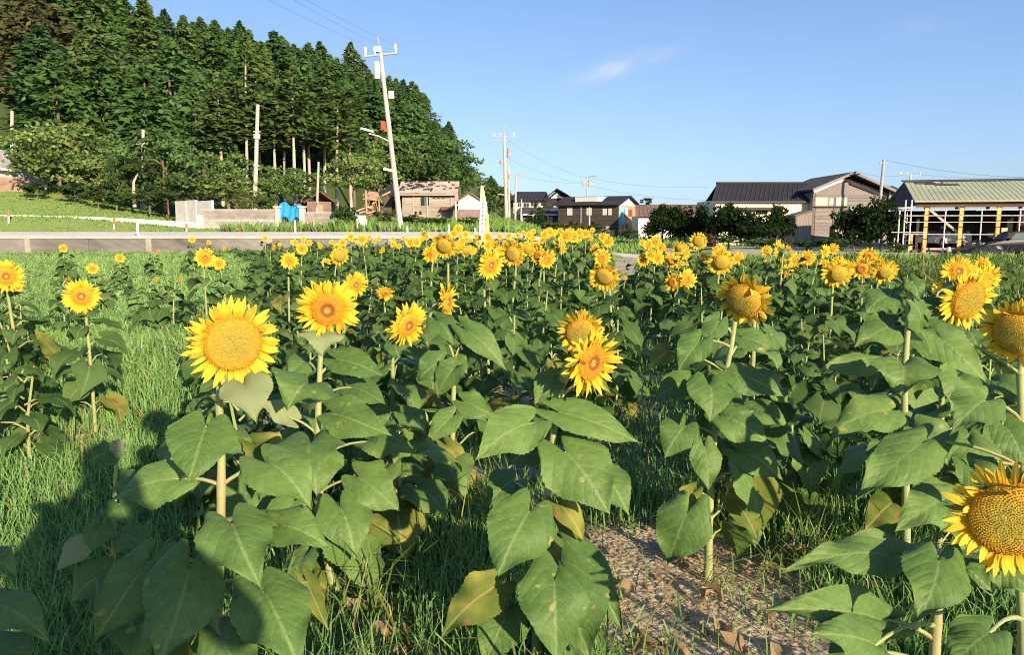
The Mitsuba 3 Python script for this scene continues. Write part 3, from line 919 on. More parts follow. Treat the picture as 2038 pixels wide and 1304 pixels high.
scene['ground_skin'] = {'type': 'bumpmap', 'arbitrary': mikit.proc(ground_height, 4e-3), 'scale': 1.0, 'bsdf': two({'type': 'principled', 'base_color': mikit.proc(ground_colour), 'roughness': .95, 'specular': .1})}
xs = np.r_[-900, -500, -250, np.linspace(-130, 130, 131), 250, 500, 900]
ys = np.r_[-60, -20, np.linspace(-4, 37.5, 84), 37.9, WALL_Y, 38.3, 38.6, np.linspace(39.5, 110, 72), 130, 160, 220, 320, 600, 1500, 3000]
add('ground', grid(xs, ys, land), 'ground_skin', smooth=True, kind='structure', label='rough soil and short green grass of the sunflower field')


# the road on top of the retaining wall
def strip_sheet(pts_a, pts_b, lift, n=40, rows=4):
    a, b = np.asarray(pts_a, float), np.asarray(pts_b, float)
    t = np.linspace(0, 1, n)
    ta, tb = np.linspace(0, 1, len(a)), np.linspace(0, 1, len(b))
    A = np.stack([np.interp(t, ta, a[:, k]) for k in (0, 1)], 1)
    B = np.stack([np.interp(t, tb, b[:, k]) for k in (0, 1)], 1)
    w = np.linspace(0, 1, rows)
    P = A[:, None] * (1 - w[None, :, None]) + B[:, None] * w[None, :, None]
    v = np.concatenate([P, (land(P[..., 0], P[..., 1]) + lift)[..., None]], -1).reshape(-1, 3)
    i, j = np.meshgrid(np.arange(n - 1), np.arange(rows - 1), indexing='ij')
    k = (i * rows + j).ravel()
    return v, np.vstack([np.stack([k, k + rows, k + rows + 1], 1), np.stack([k, k + rows + 1, k + 1], 1)])[:, ::-1]


v, f = strip_sheet([(-60, 38.45), (12, 38.45)], [(-60, 44.6), (12, 44.6)], .012, 60, 8)
add('road', (v, f), 'paint', color=tint(v, (.36, .355, .34), .12, .5, 3), kind='structure', label='light grey asphalt road on top of the retaining wall')
for yy in (38.75, 44.2):
    v, f = strip_sheet([(-60, yy), (10, yy)], [(-60, yy + .15), (10, yy + .15)], .018, 60, 2)
    add('road_line', (v, f), 'paint', color=tint(v, (.62, .62, .6), .2, 1.4, 5), kind='structure', label='white line along the edge of the road')

# bare path between the two flower blocks, and the strip painted dark as shade before the right hand houses
path_l, path_r = [(2.6, 18.5), (3.6, 27), (6.6, 44), (9.5, 62)], [(3.1, 18.5), (5.0, 27), (9.6, 44), (15.5, 62)]
v, f = strip_sheet(path_l, path_r, .012, 70, 9)
add('path', (v, f), 'paint', smooth=True, color=tint(v, (.25, .225, .16), .4, 1.1, 8), kind='structure', label='bare brown earth path between the two blocks of sunflowers')
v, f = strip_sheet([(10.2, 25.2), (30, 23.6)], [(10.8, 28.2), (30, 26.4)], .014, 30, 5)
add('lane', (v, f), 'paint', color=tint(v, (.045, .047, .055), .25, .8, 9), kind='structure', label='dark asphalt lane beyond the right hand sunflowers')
v, f = strip_sheet([(14, 46.5), (60, 41.5)], [(15, 66), (60, 66)], .012, 40, 8)
add('yard', (v, f), 'paint', color=tint(v, (.30, .27, .21), .25, .5, 12), kind='structure', label='pale gravel yard before the building frame')


# ---------------------------------------------------------------- grass
spots_near = [(.6, 2.7), (.9, 3.1), (.5, 3.3), (.2, 2.6), (-.4, 2.5), (-.65, 2.7), (-.6, 6.3), (-.3, 6.5), (-3.1, 5.1), (1.0, 2.5), (.75, 2.3), (-.2, 3.0), (.3, 4.2), (1.3, 3.2)]
def blades(x, y, h, w, seed, lean=.5, rgb=((.13, .28, .075), (.27, .45, .15)), straw=.04, base=None):
    r = np.random.default_rng(seed)
    n = len(x)
    z0 = land(x, y) - .01 if base is None else base
    a = r.uniform(0, 2 * np.pi, n)
    l = r.gamma(2.0, lean / 2, n) * h
    b = r.uniform(0, 2 * np.pi, n)
    tx, ty = np.cos(a) * w / 2, np.sin(a) * w / 2
    dx, dy = np.cos(b) * l, np.sin(b) * l
    P = np.stack([x, y, z0], 1)
    mid = P + np.stack([dx * .35, dy * .35, h * .6], 1)
    tip = P + np.stack([dx, dy, h * np.clip(1 - .35 * (l / h) ** 2, .25, 1)], 1)
    T = np.stack([tx, ty, 0 * tx], 1)
    v = np.stack([P - T, P + T, mid - T * .8, mid + T * .8, tip], 1).reshape(-1, 3)
    k = np.arange(n)[:, None] * 5
    f = np.concatenate([k + [0, 1, 3], k + [0, 3, 2], k + [2, 3, 4]], 1).reshape(-1, 3)
    t = r.random(n)[:, None]
    c = np.asarray(rgb[0]) * (1 - t) + np.asarray(rgb[1]) * t
    s = r.random(n) < straw
    c[s] = np.array([.38, .31, .14]) * r.uniform(.7, 1.2, s.sum())[:, None]
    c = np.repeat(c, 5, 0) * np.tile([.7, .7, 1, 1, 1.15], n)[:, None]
    return v, f, c


def turf(n, y0, y1, keep, seed, hh, wide):
    r = np.random.default_rng(seed)
    t = r.random(n)
    y = 1 / (1 / y0 + t * (1 / y1 - 1 / y0))
    y = np.where(r.random(n) < .35, r.uniform(y0, y1, n), y)
    x = r.uniform(-.76, .76, n) * (y + .6)
    p = keep(x, y)
    ok = r.random(n) < p
    x, y = x[ok], y[ok]
    g = meshkit.fbm(np.stack([x * .8, y * .8, 0 * x], -1), 3, 6)
    h = hh * (.45 + 1.1 * g) * r.uniform(.5, 1.25, len(x))
    w = wide * (1 + y / 5.0) * r.uniform(.7, 1.3, len(x))
    return x, y, h, w


def left_strip(x, y):
    e = np.interp(y, [2, 4.2, 9.4, 16, 24, 37], [-1.2, -1.7, -3.9, -5.4, -8.2, -13.5])
    return x < e


def field_keep(x, y):
    g = meshkit.fbm(np.stack([x * 1.7, y * 1.7, 0 * x], -1), 3, 8)
    k = np.where(left_strip(x, y), .95, .42 * np.clip((g - .38) * 6, .12, 1))
    k = np.where((x > .9 + .05 * y) & (y < 12) & (y > 2.4), np.clip((g - .25) * 4, .3, 1), k)
    bare = np.minimum(((x - .72) / .6) ** 2 + ((y - 2.9) / .9) ** 2, ((x + .45) / .5) ** 2 + ((y - 6.4) / .8) ** 2)
    k = k * np.clip(bare - .55, .06, 1)
    bare2 = ((x + 3.1) / .4) ** 2 + ((y - 5.1) / .35) ** 2
    k = k * np.clip(bare2 - .4, .1, 1)
    onpath = (x > np.interp(y, [7, 17, 27, 44], [.95, 2.3, 3.6, 6.6])) & (x < np.interp(y, [7, 17, 27, 44], [1.6, 3.15, 5.0, 9.6])) & (y > 18)
    return np.where(onpath, k * .25, np.where((x > .3) & (x < 3.2) & (y > 3.6) & (y < 20), np.maximum(k, .55), k))


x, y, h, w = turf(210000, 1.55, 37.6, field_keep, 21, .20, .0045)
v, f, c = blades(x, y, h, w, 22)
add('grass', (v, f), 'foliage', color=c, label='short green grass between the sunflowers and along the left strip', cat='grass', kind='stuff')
# coarser tufts with long blades
r = np.random.default_rng(31)
tx, ty, tn = [], [], 0
for gx, gy, m, s in ((1.02, 3.6, 60, .16), (1.25, 3.25, 46, .18), (.9, 4.6, 40, .16), (1.5, 3.0, 36, .16), (-.35, 3.0, 34, .14), (-.2, 3.6, 40, .16), (.55, 5.3, 50, .2), (1.9, 4.2, 50, .25), (-.55, 2.55, 30, .14), (.2, 2.35, 26, .14)):
    tx.append(gx + r.normal(0, s, m)); ty.append(gy + r.normal(0, s, m))
tx, ty = np.concatenate(tx), np.concatenate(ty)
v, f, c = blades(tx, ty, r.uniform(.22, .5, len(tx)), r.uniform(.006, .011, len(tx)), 33, .9, ((.09, .15, .03), (.2, .26, .07)), .12)
add('tall_grass', (v, f), 'foliage', color=c, label='long bent grass blades in tufts between the front plants', cat='grass', kind='stuff')
# reeds at the right edge
r = np.random.default_rng(35)
n = 1500
gx, gy = r.uniform(6.2, 12.5, n), r.uniform(9.5, 19, n)
v, f, c = blades(gx, gy, r.uniform(.5, 1.15, n), r.uniform(.015, .03, n), 36, .6, ((.05, .10, .025), (.13, .18, .05)), .05)
add('reeds', (v, f), 'foliage', color=c, label='tall dark green reeds at the right edge beyond the sunflowers', cat='reeds', kind='stuff')
# rough grass on the far side: bank, verges, foot of the houses
r = np.random.default_rng(41)
n = 46000
gy = r.uniform(38.6, 92, n); gx = r.uniform(-.80, .78, n) * gy
u = gx / gy
off = ((gy < 44.8) & (u < .3)) | ((u > .2) & (gy > 42) & (gy < 67))
gx, gy = gx[~off], gy[~off]
hh = np.where(gx < -.38 * gy, .11, np.where(gx < 0, .55, .4)) * r.uniform(.3, 1.3, len(gx))
g = meshkit.fbm(np.stack([gx * .25, gy * .25, 0 * gx], -1), 3, 3)
hh = hh * (.4 + 1.3 * g)
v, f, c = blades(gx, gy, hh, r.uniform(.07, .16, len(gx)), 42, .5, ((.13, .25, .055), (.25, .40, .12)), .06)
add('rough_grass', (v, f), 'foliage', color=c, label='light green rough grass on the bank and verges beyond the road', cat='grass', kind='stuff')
n = 20000
gy = r.uniform(13.5, 46, n); gx = gy * r.uniform(.13, .78, n)
ok = ~((gy > 24.5) & (gy < 28.6) & (gx > 9.8)) & (gx > np.interp(gy, [7, 17, 27, 44], [1.6, 3.2, 5.0, 9.6])) & ~((gx < .66 * gy) & (gy < 15) )
gx, gy = gx[ok], gy[ok]
v, f, c = blades(gx, gy, r.uniform(.12, .40, len(gx)) * (.45 + .65 * (gy < 22)), r.uniform(.03, .07, len(gx)), 44, .6, ((.05, .105, .022), (.15, .21, .05)), .05)
add('meadow_grass', (v, f), 'foliage', color=c, label='dark green meadow grass between the right flower block and the houses', cat='grass', kind='stuff')
r = np.random.default_rng(45)
n = 5200
gx = r.uniform(-32, 1, n); gy = r.uniform(37.0, 37.78, n)
gh = r.uniform(.12, .62, n) * np.clip(2.2 * meshkit.fbm(np.stack([gx * .45, 0 * gx, 0 * gx], -1), 3, 8) - .45, .15, 1.3)
v, f, c = blades(gx, gy, gh, r.uniform(.03, .07, n), 43, .6, ((.10, .18, .05), (.24, .34, .11)), .1)
add('verge_grass', (v, f), 'foliage', color=c, label='uneven grass growing along the foot of the retaining wall', cat='grass', kind='stuff')
# low weeds with small leaves in the left part of the field
r = np.random.default_rng(46)
parts = []
for i in range(620):
    y = r.uniform(8, 37); x = -y * r.uniform(.25, .74)
    if not left_strip(x - 1.0, y) and r.random() < .6:
        continue
    if y < 14 and left_strip(x, y) and x > -.66 * y and r.random() < .85:
        continue
    vv, ff, uu = BUSH[i % 6]
    parts.append((xf(rotz(r.uniform(0, 6.28), [x, y, 0], [.55, .55, r.uniform(.12, .36)]), vv), ff, uu))
v, f, u = joined(parts)
add('weeds', (v, f), 'foliage', color=tint(v, (.26, .40, .15), .35, 1.2, 4), label='pale green broad leaved weeds covering the left part of the field', cat='weeds', kind='stuff')
r = np.random.default_rng(47)
n = 52000
gy = 1 / (1 / 6.5 + r.random(n) * (1 / 37.6 - 1 / 6.5)); gy = np.where(r.random(n) < .55, r.uniform(12, 37.6, n), gy)
gx = -gy * r.uniform(.12, .78, n)
ok = left_strip(gx, gy); gx, gy = gx[ok], gy[ok]
g = meshkit.fbm(np.stack([gx * .5, gy * .5, 0 * gx], -1), 3, 12)
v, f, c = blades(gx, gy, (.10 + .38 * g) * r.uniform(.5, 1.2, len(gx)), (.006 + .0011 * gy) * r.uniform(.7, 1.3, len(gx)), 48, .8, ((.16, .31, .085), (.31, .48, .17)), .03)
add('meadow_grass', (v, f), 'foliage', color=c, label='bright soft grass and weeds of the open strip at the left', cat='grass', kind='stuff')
# dry straw and crumbs of earth on the bare soil
r = np.random.default_rng(48)
n = 4200
gx = np.concatenate([.72 + r.normal(0, .42, n // 2), -.45 + r.normal(0, .5, n // 4), r.uniform(-2, 2.5, n // 4)])
gy = np.concatenate([2.9 + r.normal(0, .6, n // 2), 6.4 + r.normal(0, .6, n // 4), r.uniform(2, 7, n // 4)])
v, f, c = blades(gx, gy, r.uniform(.008, .03, len(gx)), r.uniform(.003, .006, len(gx)), 49, 5.0, ((.30, .24, .14), (.50, .42, .27)), .3, land(gx, gy) + .012)
add('straw', (v, f), 'foliage', color=c, label='dry straw and dead stalk bits lying on the bare soil', cat='straw', kind='stuff')
parts = []
for i in range(60):
    vv, ff, uu = LEAF_MID[i % 6][:3]
    q_ = spots_near[r.integers(0, len(spots_near))]
    s = r.uniform(.05, .15)
    d = np.array([math.cos(i * 1.7), math.sin(i * 1.7), r.normal(0, .3)])
    curl = vv * [1, .6, 1] + np.stack([0 * vv[:, 0], 0 * vv[:, 0], vv[:, 1] ** 2 * r.uniform(.5, 2)], 1)
    x_, y_ = q_[0] + r.normal(0, .2), q_[1] + r.normal(0, .2)
    parts.append((xf(frame(d, np.array([r.normal(0, .5), r.normal(0, .5), 1]), [x_, y_, float(land(x_, y_)) + .03], s), curl), ff, uu))
v, f, u = joined(parts)
add('dead_leaves', (v, f), 'foliage', smooth=True, color=tint(v, (.40, .29, .17), .5, 6, 3), label='brown curled dead leaves lying on the ground under the front plants', cat='dead leaves', kind='stuff')
m = []
for i in range(420):
    gx, gy = (.72 + r.normal(0, .35), 2.95 + r.normal(0, .6)) if i % 2 else (r.uniform(-1.6, 2), r.uniform(2.2, 6.8))
    s = r.gamma(2, .0048)
    q = trimesh.creation.icosahedron(); q.apply_scale([s * r.uniform(.7, 1.4), s * r.uniform(.7, 1.4), s * .7])
    q.apply_translation([gx, gy, float(land(gx, gy)) + s * .2]); m.append(q)
painted('soil_clods', m, (.30, .22, .15), var=.4, scale=3, label='crumbly clods of brown earth on the bare soil', cat='soil clods', kind='stuff')

# ---------------------------------------------------------------- the wooded hill
HP = [(-420, 62, 5, 122, -430), (-200, 64, 5, 122, -300), (0, 67, 4.8, 122, -170), (150, 68, 4.2, 126, -80), (300, 68, 3.0, 130, 2), (450, 69, 2.2, 135, 28), (600, 76, 2.0, 142, 66),
      (700, 84, 2.0, 152, 98), (820, 100, 2.0, 165, 168), (890, 112, 2.0, 176, 232), (920, 122, 1.9, 182, 298), (1000, 150, 1.6, 200, 352), (1030, 165, 1.2, 215, 425)]
foot = np.array([at(p, 448 - (z - EYE) / d * FOCAL, d) for p, d, z, _, _ in HP])
crest = np.array([at(p, yy, d) - [0, 0, 8.2 if p < 850 else 6.5 if p < 1000 else 4.5] for p, _, _, d, yy in HP])
ta = np.linspace(0, 1, len(HP))


def hill_point(a, b):
    """a along the hill from left to right, b from its foot (0) over its crest (1) to the back (2)."""
    a, b = np.asarray(a, float), np.asarray(b, float)
    F = np.stack([np.interp(a, ta, foot[:, k]) for k in range(3)], -1)
    C = np.stack([np.interp(a, ta, crest[:, k]) for k in range(3)], -1)
    e = np.where(b < 1, b ** .88, 1)[..., None]
    flat = F[..., :2] + (C - F)[..., :2] * b[..., None]
    z = np.where(b < 1, F[..., 2] + (C - F)[..., 2] * e[..., 0], C[..., 2] - (C[..., 2] + 3) * sm(1, 2.1, b) ** 1.0)
    z = z + 1.6 * (meshkit.fbm(np.stack([flat[..., 0] * .06, flat[..., 1] * .06, 0 * z], -1), 3, 5) - .5) * sm(0, .2, b)
    return np.concatenate([flat, z[..., None]], -1)


A, B = np.meshgrid(np.linspace(0, 1, 70), np.linspace(-.02, 2.1, 44), indexing='ij')
v = hill_point(A, np.maximum(B, 0)).reshape(-1, 3)
v[(B < 0).ravel(), 2] -= 2
i, j = np.meshgrid(np.arange(69), np.arange(43), indexing='ij')
k = (i * 44 + j).ravel()
f = np.vstack([np.stack([k, k + 44, k + 45], 1), np.stack([k, k + 45, k + 1], 1)])
add('hill', (v, f), 'paint', smooth=True, color=tint(v, (.05, .075, .026), .5, .15, 2), kind='structure', label='steep hill rising behind the road, covered by wood')
# ---------------------------------------------------------------- trees
def sprays(c, d, L, W, rng, rgb, shade=.24, lift=.25, out=None):
    """Folded kite shaped twigs: at c, pointing d, L long and W wide (arrays)."""
    n = len(c)
    d = d / np.linalg.norm(d, axis=1, keepdims=True)
    q = rng.normal(0, 1, (n, 3))
    if out is not None:
        q = q * .38 + out / (np.linalg.norm(out, axis=1, keepdims=True) + 1e-9)
    s = np.cross(d, q); s /= np.linalg.norm(s, axis=1, keepdims=True) + 1e-9
    up = np.cross(s, d)
    L, W = np.broadcast_to(L, n)[:, None], np.broadcast_to(W, n)[:, None]
    a, b = c - d * L * .45, c + d * L * .55
    l, r_ = c + s * W * .5 - up * L * lift * .3, c - s * W * .5 - up * L * lift * .3
    v = np.stack([a, l, b, r_], 1).reshape(-1, 3)
    k = np.arange(n)[:, None] * 4
    f = np.concatenate([k + [0, 1, 2], k + [0, 2, 3]], 1).reshape(-1, 3)
    t = rng.uniform(-1, 1, n)[:, None]
    col = np.clip(np.asarray(rgb) * (1 + shade * t), .004, .6)
    col[:, 0] *= 1 + .14 * rng.uniform(-1, 1, n)
    return v, f, np.repeat(col, 4, 0)


def merge_vfc(parts):
    vs, fs, cs, k = [], [], [], 0
    for v, f, c in parts:
        vs.append(v); fs.append(f + k); cs.append(c); k += len(v)
    return np.vstack(vs), np.vstack(fs), np.vstack(cs)


def conifer_crown(seed, H, R, low, n, rgb, top=.9, ragged=.25, size=1.0):
    """A cedar or cypress crown: whorls of drooping boughs, narrow at the top."""
    r = np.random.default_rng(seed)
    nb = n // 7
    u = low + (1 - low) * r.random(nb) ** 1.15
    prof = np.clip(1 - ((u - low) / (1 - low)) ** 2.8, .10, 1) * (.55 + .45 * np.clip((u - low) / .12, 0, 1))
    az = r.uniform(0, 2 * np.pi, nb)
    lob = 1 + ragged * np.sin(az * 2 + seed + u * 7) + ragged * np.sin(u * 13 + seed * 2 + az) + ragged * r.normal(0, .4, nb)
    reach = R * prof * np.clip(lob, .35, 1.6)
    parts = []
    tone = r.uniform(.78, 1.2, nb)
    for k in range(7):
        t = .42 + .58 * (k + r.random(nb)) / 7
        side = r.normal(0, .16, nb) * reach
        ca, sa = np.cos(az), np.sin(az)
        c = np.stack([ca * reach * t - sa * side, sa * reach * t + ca * side, u * H + reach * (.28 * t - .42 * t ** 2) + r.normal(0, .12, nb)], 1)
        d = np.stack([ca + r.normal(0, .4, nb), sa + r.normal(0, .4, nb), .15 - .5 * t + r.normal(0, .4, nb)], 1)
        v, f, col = sprays(c, d, size * r.uniform(.5, 1.0, nb), size * r.uniform(.28, .55, nb), r, rgb, out=np.stack([ca, sa, 0 * ca + .75], 1))
        parts.append((v, f, np.clip(col * np.repeat(tone, 4)[:, None], .003, .5)))
    m = 26
    z = H * np.linspace(.9, 1.02, m)
    c = np.stack([r.normal(0, .12, m), r.normal(0, .12, m), z], 1)
    parts.append(sprays(c, np.stack([r.normal(0, .4, m), r.normal(0, .4, m), np.full(m, .9)], 1), .5 * size, .28 * size, r, rgb))
    return merge_vfc(parts)


def leafy_crown(seed, R, Hc, zc, clumps, per, rgb, size=.36, flat=.8, gap=0.55):
    """A broad crown built of leaf clumps with hollows between."""
    r = np.random.default_rng(seed)
    parts = []
    for i in range(clumps):
        th, ph = r.uniform(0, 2 * np.pi), math.asin(r.uniform(-.75, 1))
        q = r.uniform(gap, 1.0)
        c = np.array([math.cos(th) * math.cos(ph) * R * q, math.sin(th) * math.cos(ph) * R * q, zc + math.sin(ph) * Hc * q])
        rad = R * r.uniform(.2, .36)
        n = int(per * r.uniform(.7, 1.3))
        d = r.normal(0, 1, (n, 3)); d /= np.linalg.norm(d, axis=1, keepdims=True)
        d[:, 2] = np.where(d[:, 2] < -.3, -d[:, 2] * .5, d[:, 2])
        pos = c + d * rad * r.uniform(.55, 1.05, n)[:, None] * [1, 1, flat]
        way = d + r.normal(0, .55, (n, 3)) + [0, 0, -.2]
        tone = r.uniform(.6, 1.4)
        v, f, col = sprays(pos, way, size * r.uniform(.7, 1.4, n), size * r.uniform(.5, .95, n), r, np.asarray(rgb) * tone, .3, out=d + [0, 0, .35])
        parts.append((v, f, col))
    return merge_vfc(parts)


def trunk_mesh(H, r0, seed, limbs=0, R=1.0, low=.4):
    r = np.random.default_rng(seed)
    n = 7
    p = np.stack([np.cumsum(r.normal(0, .012 * H / 6, n)), np.cumsum(r.normal(0, .012 * H / 6, n)), np.linspace(-.4, H, n)], 1)
    ms = [tube(p, np.linspace(r0, r0 * .3, n), 7)]
    for i in range(limbs):
        z = H * (low + (.95 - low) * (i + .5) / limbs)
        a = r.uniform(0, 6.28)
        b0 = np.array([np.interp(z, p[:, 2], p[:, 0]), np.interp(z, p[:, 2], p[:, 1]), z])
        L = R * r.uniform(.5, .85)
        ms.append(tube([b0, b0 + [math.cos(a) * L * .5, math.sin(a) * L * .5, L * .35], b0 + [math.cos(a) * L, math.sin(a) * L, L * .5]], [r0 * .4, r0 * .25, r0 * .1], 5))
    return cat_mesh(ms)


def bark(v, rgb=(.16, .125, .09)):
    return tint(v, rgb, .35, 2.2, 6, .3)


def tree_kind(crown, trunk, rgb=(.16, .125, .09)):
    v, f, c = crown
    return dict(crown=mikit.ply((v, f), 'foliage', color=c), trunk=mikit.ply(trunk, 'paint', color=bark(trunk.vertices, rgb)), tris=len(f))


CON = []
for i, (R, rgb) in enumerate(((3.1, (.080, .132, .042)), (3.5, (.074, .125, .04)), (2.9, (.102, .148, .045)), (3.3, (.105, .138, .048)), (3.7, (.085, .14, .05)), (3.2, (.06, .105, .04)))):
    CON.append(tree_kind(conifer_crown(100 + i, 12, R, .02, 2700, (rgb[0] * 1.12, rgb[1] * 1.3, rgb[2] * 1.2), size=1.1), trunk_mesh(11.5, .2, 60 + i)))
RUST = [tree_kind(conifer_crown(120 + i, 13, 3.6, .04, 2000, (.10, .108, .044), size=1.2), trunk_mesh(12.5, .22, 70 + i)) for i in range(2)]
TALL = [tree_kind(conifer_crown(130 + i, 17, 2.4, .52, 1000, ((.092, .15, .044), (.08, .135, .042), (.07, .122, .04))[i], ragged=.35), trunk_mesh(16.5, .19, 75 + i), (.42, .38, .32)) for i in range(3)]
BROAD = [tree_kind(leafy_crown(140 + i, 3.4, 2.9, 3.3, 50, 52, ((.13, .215, .065), (.10, .18, .06), (.18, .25, .08), (.075, .135, .045))[i]), trunk_mesh(4.2, .19, 80 + i, 6, 3.0, .3)) for i in range(4)]
DARK = [tree_kind(leafy_crown(150 + i, 2.7, 2.0, 1.9, 64, 64, (.022, .044, .014), .34, .9, .15), trunk_mesh(2.4, .16, 90 + i, 6, 2.0, .1), (.10, .08, .06)) for i in range(3)]  # near-black green leaves on dark bark
SHRUB = [tree_kind(leafy_crown(160 + i, 1.0, .8, .72, 24, 42, ((.08, .14, .04), (.14, .175, .06), (.05, .09, .03))[i], .17, .85, .3), trunk_mesh(.9, .05, 95 + i, 4, .8, .2)) for i in range(3)]
print('tree tris', [k['tris'] for k in CON + RUST + TALL + BROAD + DARK + SHRUB])


def plant_tree(name, kind, pos, scale, rng, label, cat='tree', group=None, spin=None, lean=0.0):
    k = thing(name, label, cat, group)
    s = np.broadcast_to(scale, (3,))
    m = rotz(rng.uniform(0, 6.28) if spin is None else spin, pos, s)
    if lean:
        m[:3, 2] += np.array([lean, 0, 0]) * s[2]
    put('trunk', kind['trunk'], k, m)
    put('crown', kind['crown'], k, m)
    return k


r = np.random.default_rng(8)
got = []
count = 0
for _ in range(30000):
    a, b = r.uniform(.06, 1), r.uniform(.03, 1.16)
    p = hill_point(np.array(a), np.array(b))
    px, py = 1019 + p[0] / p[1] * FOCAL, 448 - (p[2] - EYE) / p[1] * FOCAL
    if px < -90 or py < -35 or px > 1040:
        continue
    if (425 < px < 700 and b < .17) or (px < 115 and b < .22):
        continue
    gap = (4.1 + .012 * (p[1] - 60) + (.9 if px < 450 else 0)) * (.80 if b > .7 else 1)
    if any((p[0] - q[0]) ** 2 + (p[1] - q[1]) ** 2 < gap * gap for q in got):
        continue
    got.append(p)
    small = px > 900
    s = r.uniform(.72, 1.05) * (1.0 if px < 850 else .72 if px < 940 else .5)
    if b > .7:
        s *= .74
    broad = r.random() < (.34 if px < 700 else .4 if px < 900 else .85) + (.25 if b < .12 else 0) - (.16 if b > .8 else 0)
    if px < 110 and .1 < b < .75 and r.random() < .6:
        kd, nm, lb, gr = RUST[r.integers(0, 2)], 'cedar', 'tall conifer with rusty brown boughs at the left end of the wooded hill', 'rusty brown conifers at the left end of the hill'
    elif broad:
        kd, nm = BROAD[r.integers(0, 4)], 'broadleaf_tree'
        s *= 1.1 if px < 900 else 1.25
        if px < 640:
            lb, gr = 'round crowned leafy tree among the conifers on the left slope of the hill', 'leafy trees on the left slope'
        elif px < 880:
            lb, gr = 'round crowned leafy tree on the hillside behind the leaning pole and ruined house', 'leafy trees behind the leaning pole'
        else:
            lb, gr = 'round leafy tree on the low right end of the hill by the village', 'leafy trees at the right end of the hill'
    else:
        kd, nm = CON[r.integers(0, 6)], 'conifer'
        if b > .82:
            lb, gr = ('pointed dark conifer on the skyline of the hill, left of the leaning pole', 'skyline conifers left of the leaning pole') if px < 740 else ('dark conifer standing out on the falling skyline right of the leaning pole', 'skyline conifers right of the leaning pole')
        elif px < 740:
            part_ = 'left' if px < 330 else 'middle' if px < 540 else 'right middle'
            slope_ = 'lower' if b < .3 else 'upper'
            lb, gr = f'dark green conifer on the {slope_} slope of the wooded hill, {part_} part', f'conifers on the {slope_} slope, {part_} part'
        else:
            lb, gr = 'dark green conifer on the hillside right of the leaning utility pole', 'hillside conifers, right part'
    plant_tree(nm, kd, p - [0, 0, .3], [s * 1.12, s * 1.12, s * r.uniform(.85, 1.08)], r, lb, 'tree', gr)
    count += 1
print('hill trees', count)

# tall cedars with bare pale trunks along the foot of the hill
for px, lean, d, top in ((444, 0, 71, 190), (469, -.01, 72, 165), (491, .035, 73, 110), (550, 0, 74, 200), (568, 0, 76, 190), (586, .02, 73, 150), (610, 0, 78, 180), (620, 0, 80, 175), (672, .03, 79, 190), (648, .01, 82, 150), (520, 0, 80, 120), (700, 0, 86, 190)):
    zg = 3.2
    z = (448 - top) / FOCAL * d + EYE
    p = at(px, 448 - (zg - EYE) / d * FOCAL, d)
    s = (z - zg) / 17
    plant_tree('tall_cedar', TALL[r.integers(0, 3)], p, [1.0, 1.0, s], r, 'tall cedar with bare pale trunk and high crown at the foot of the hill', 'tree', 'tall cedars with bare trunks along the foot of the hill', None, lean)

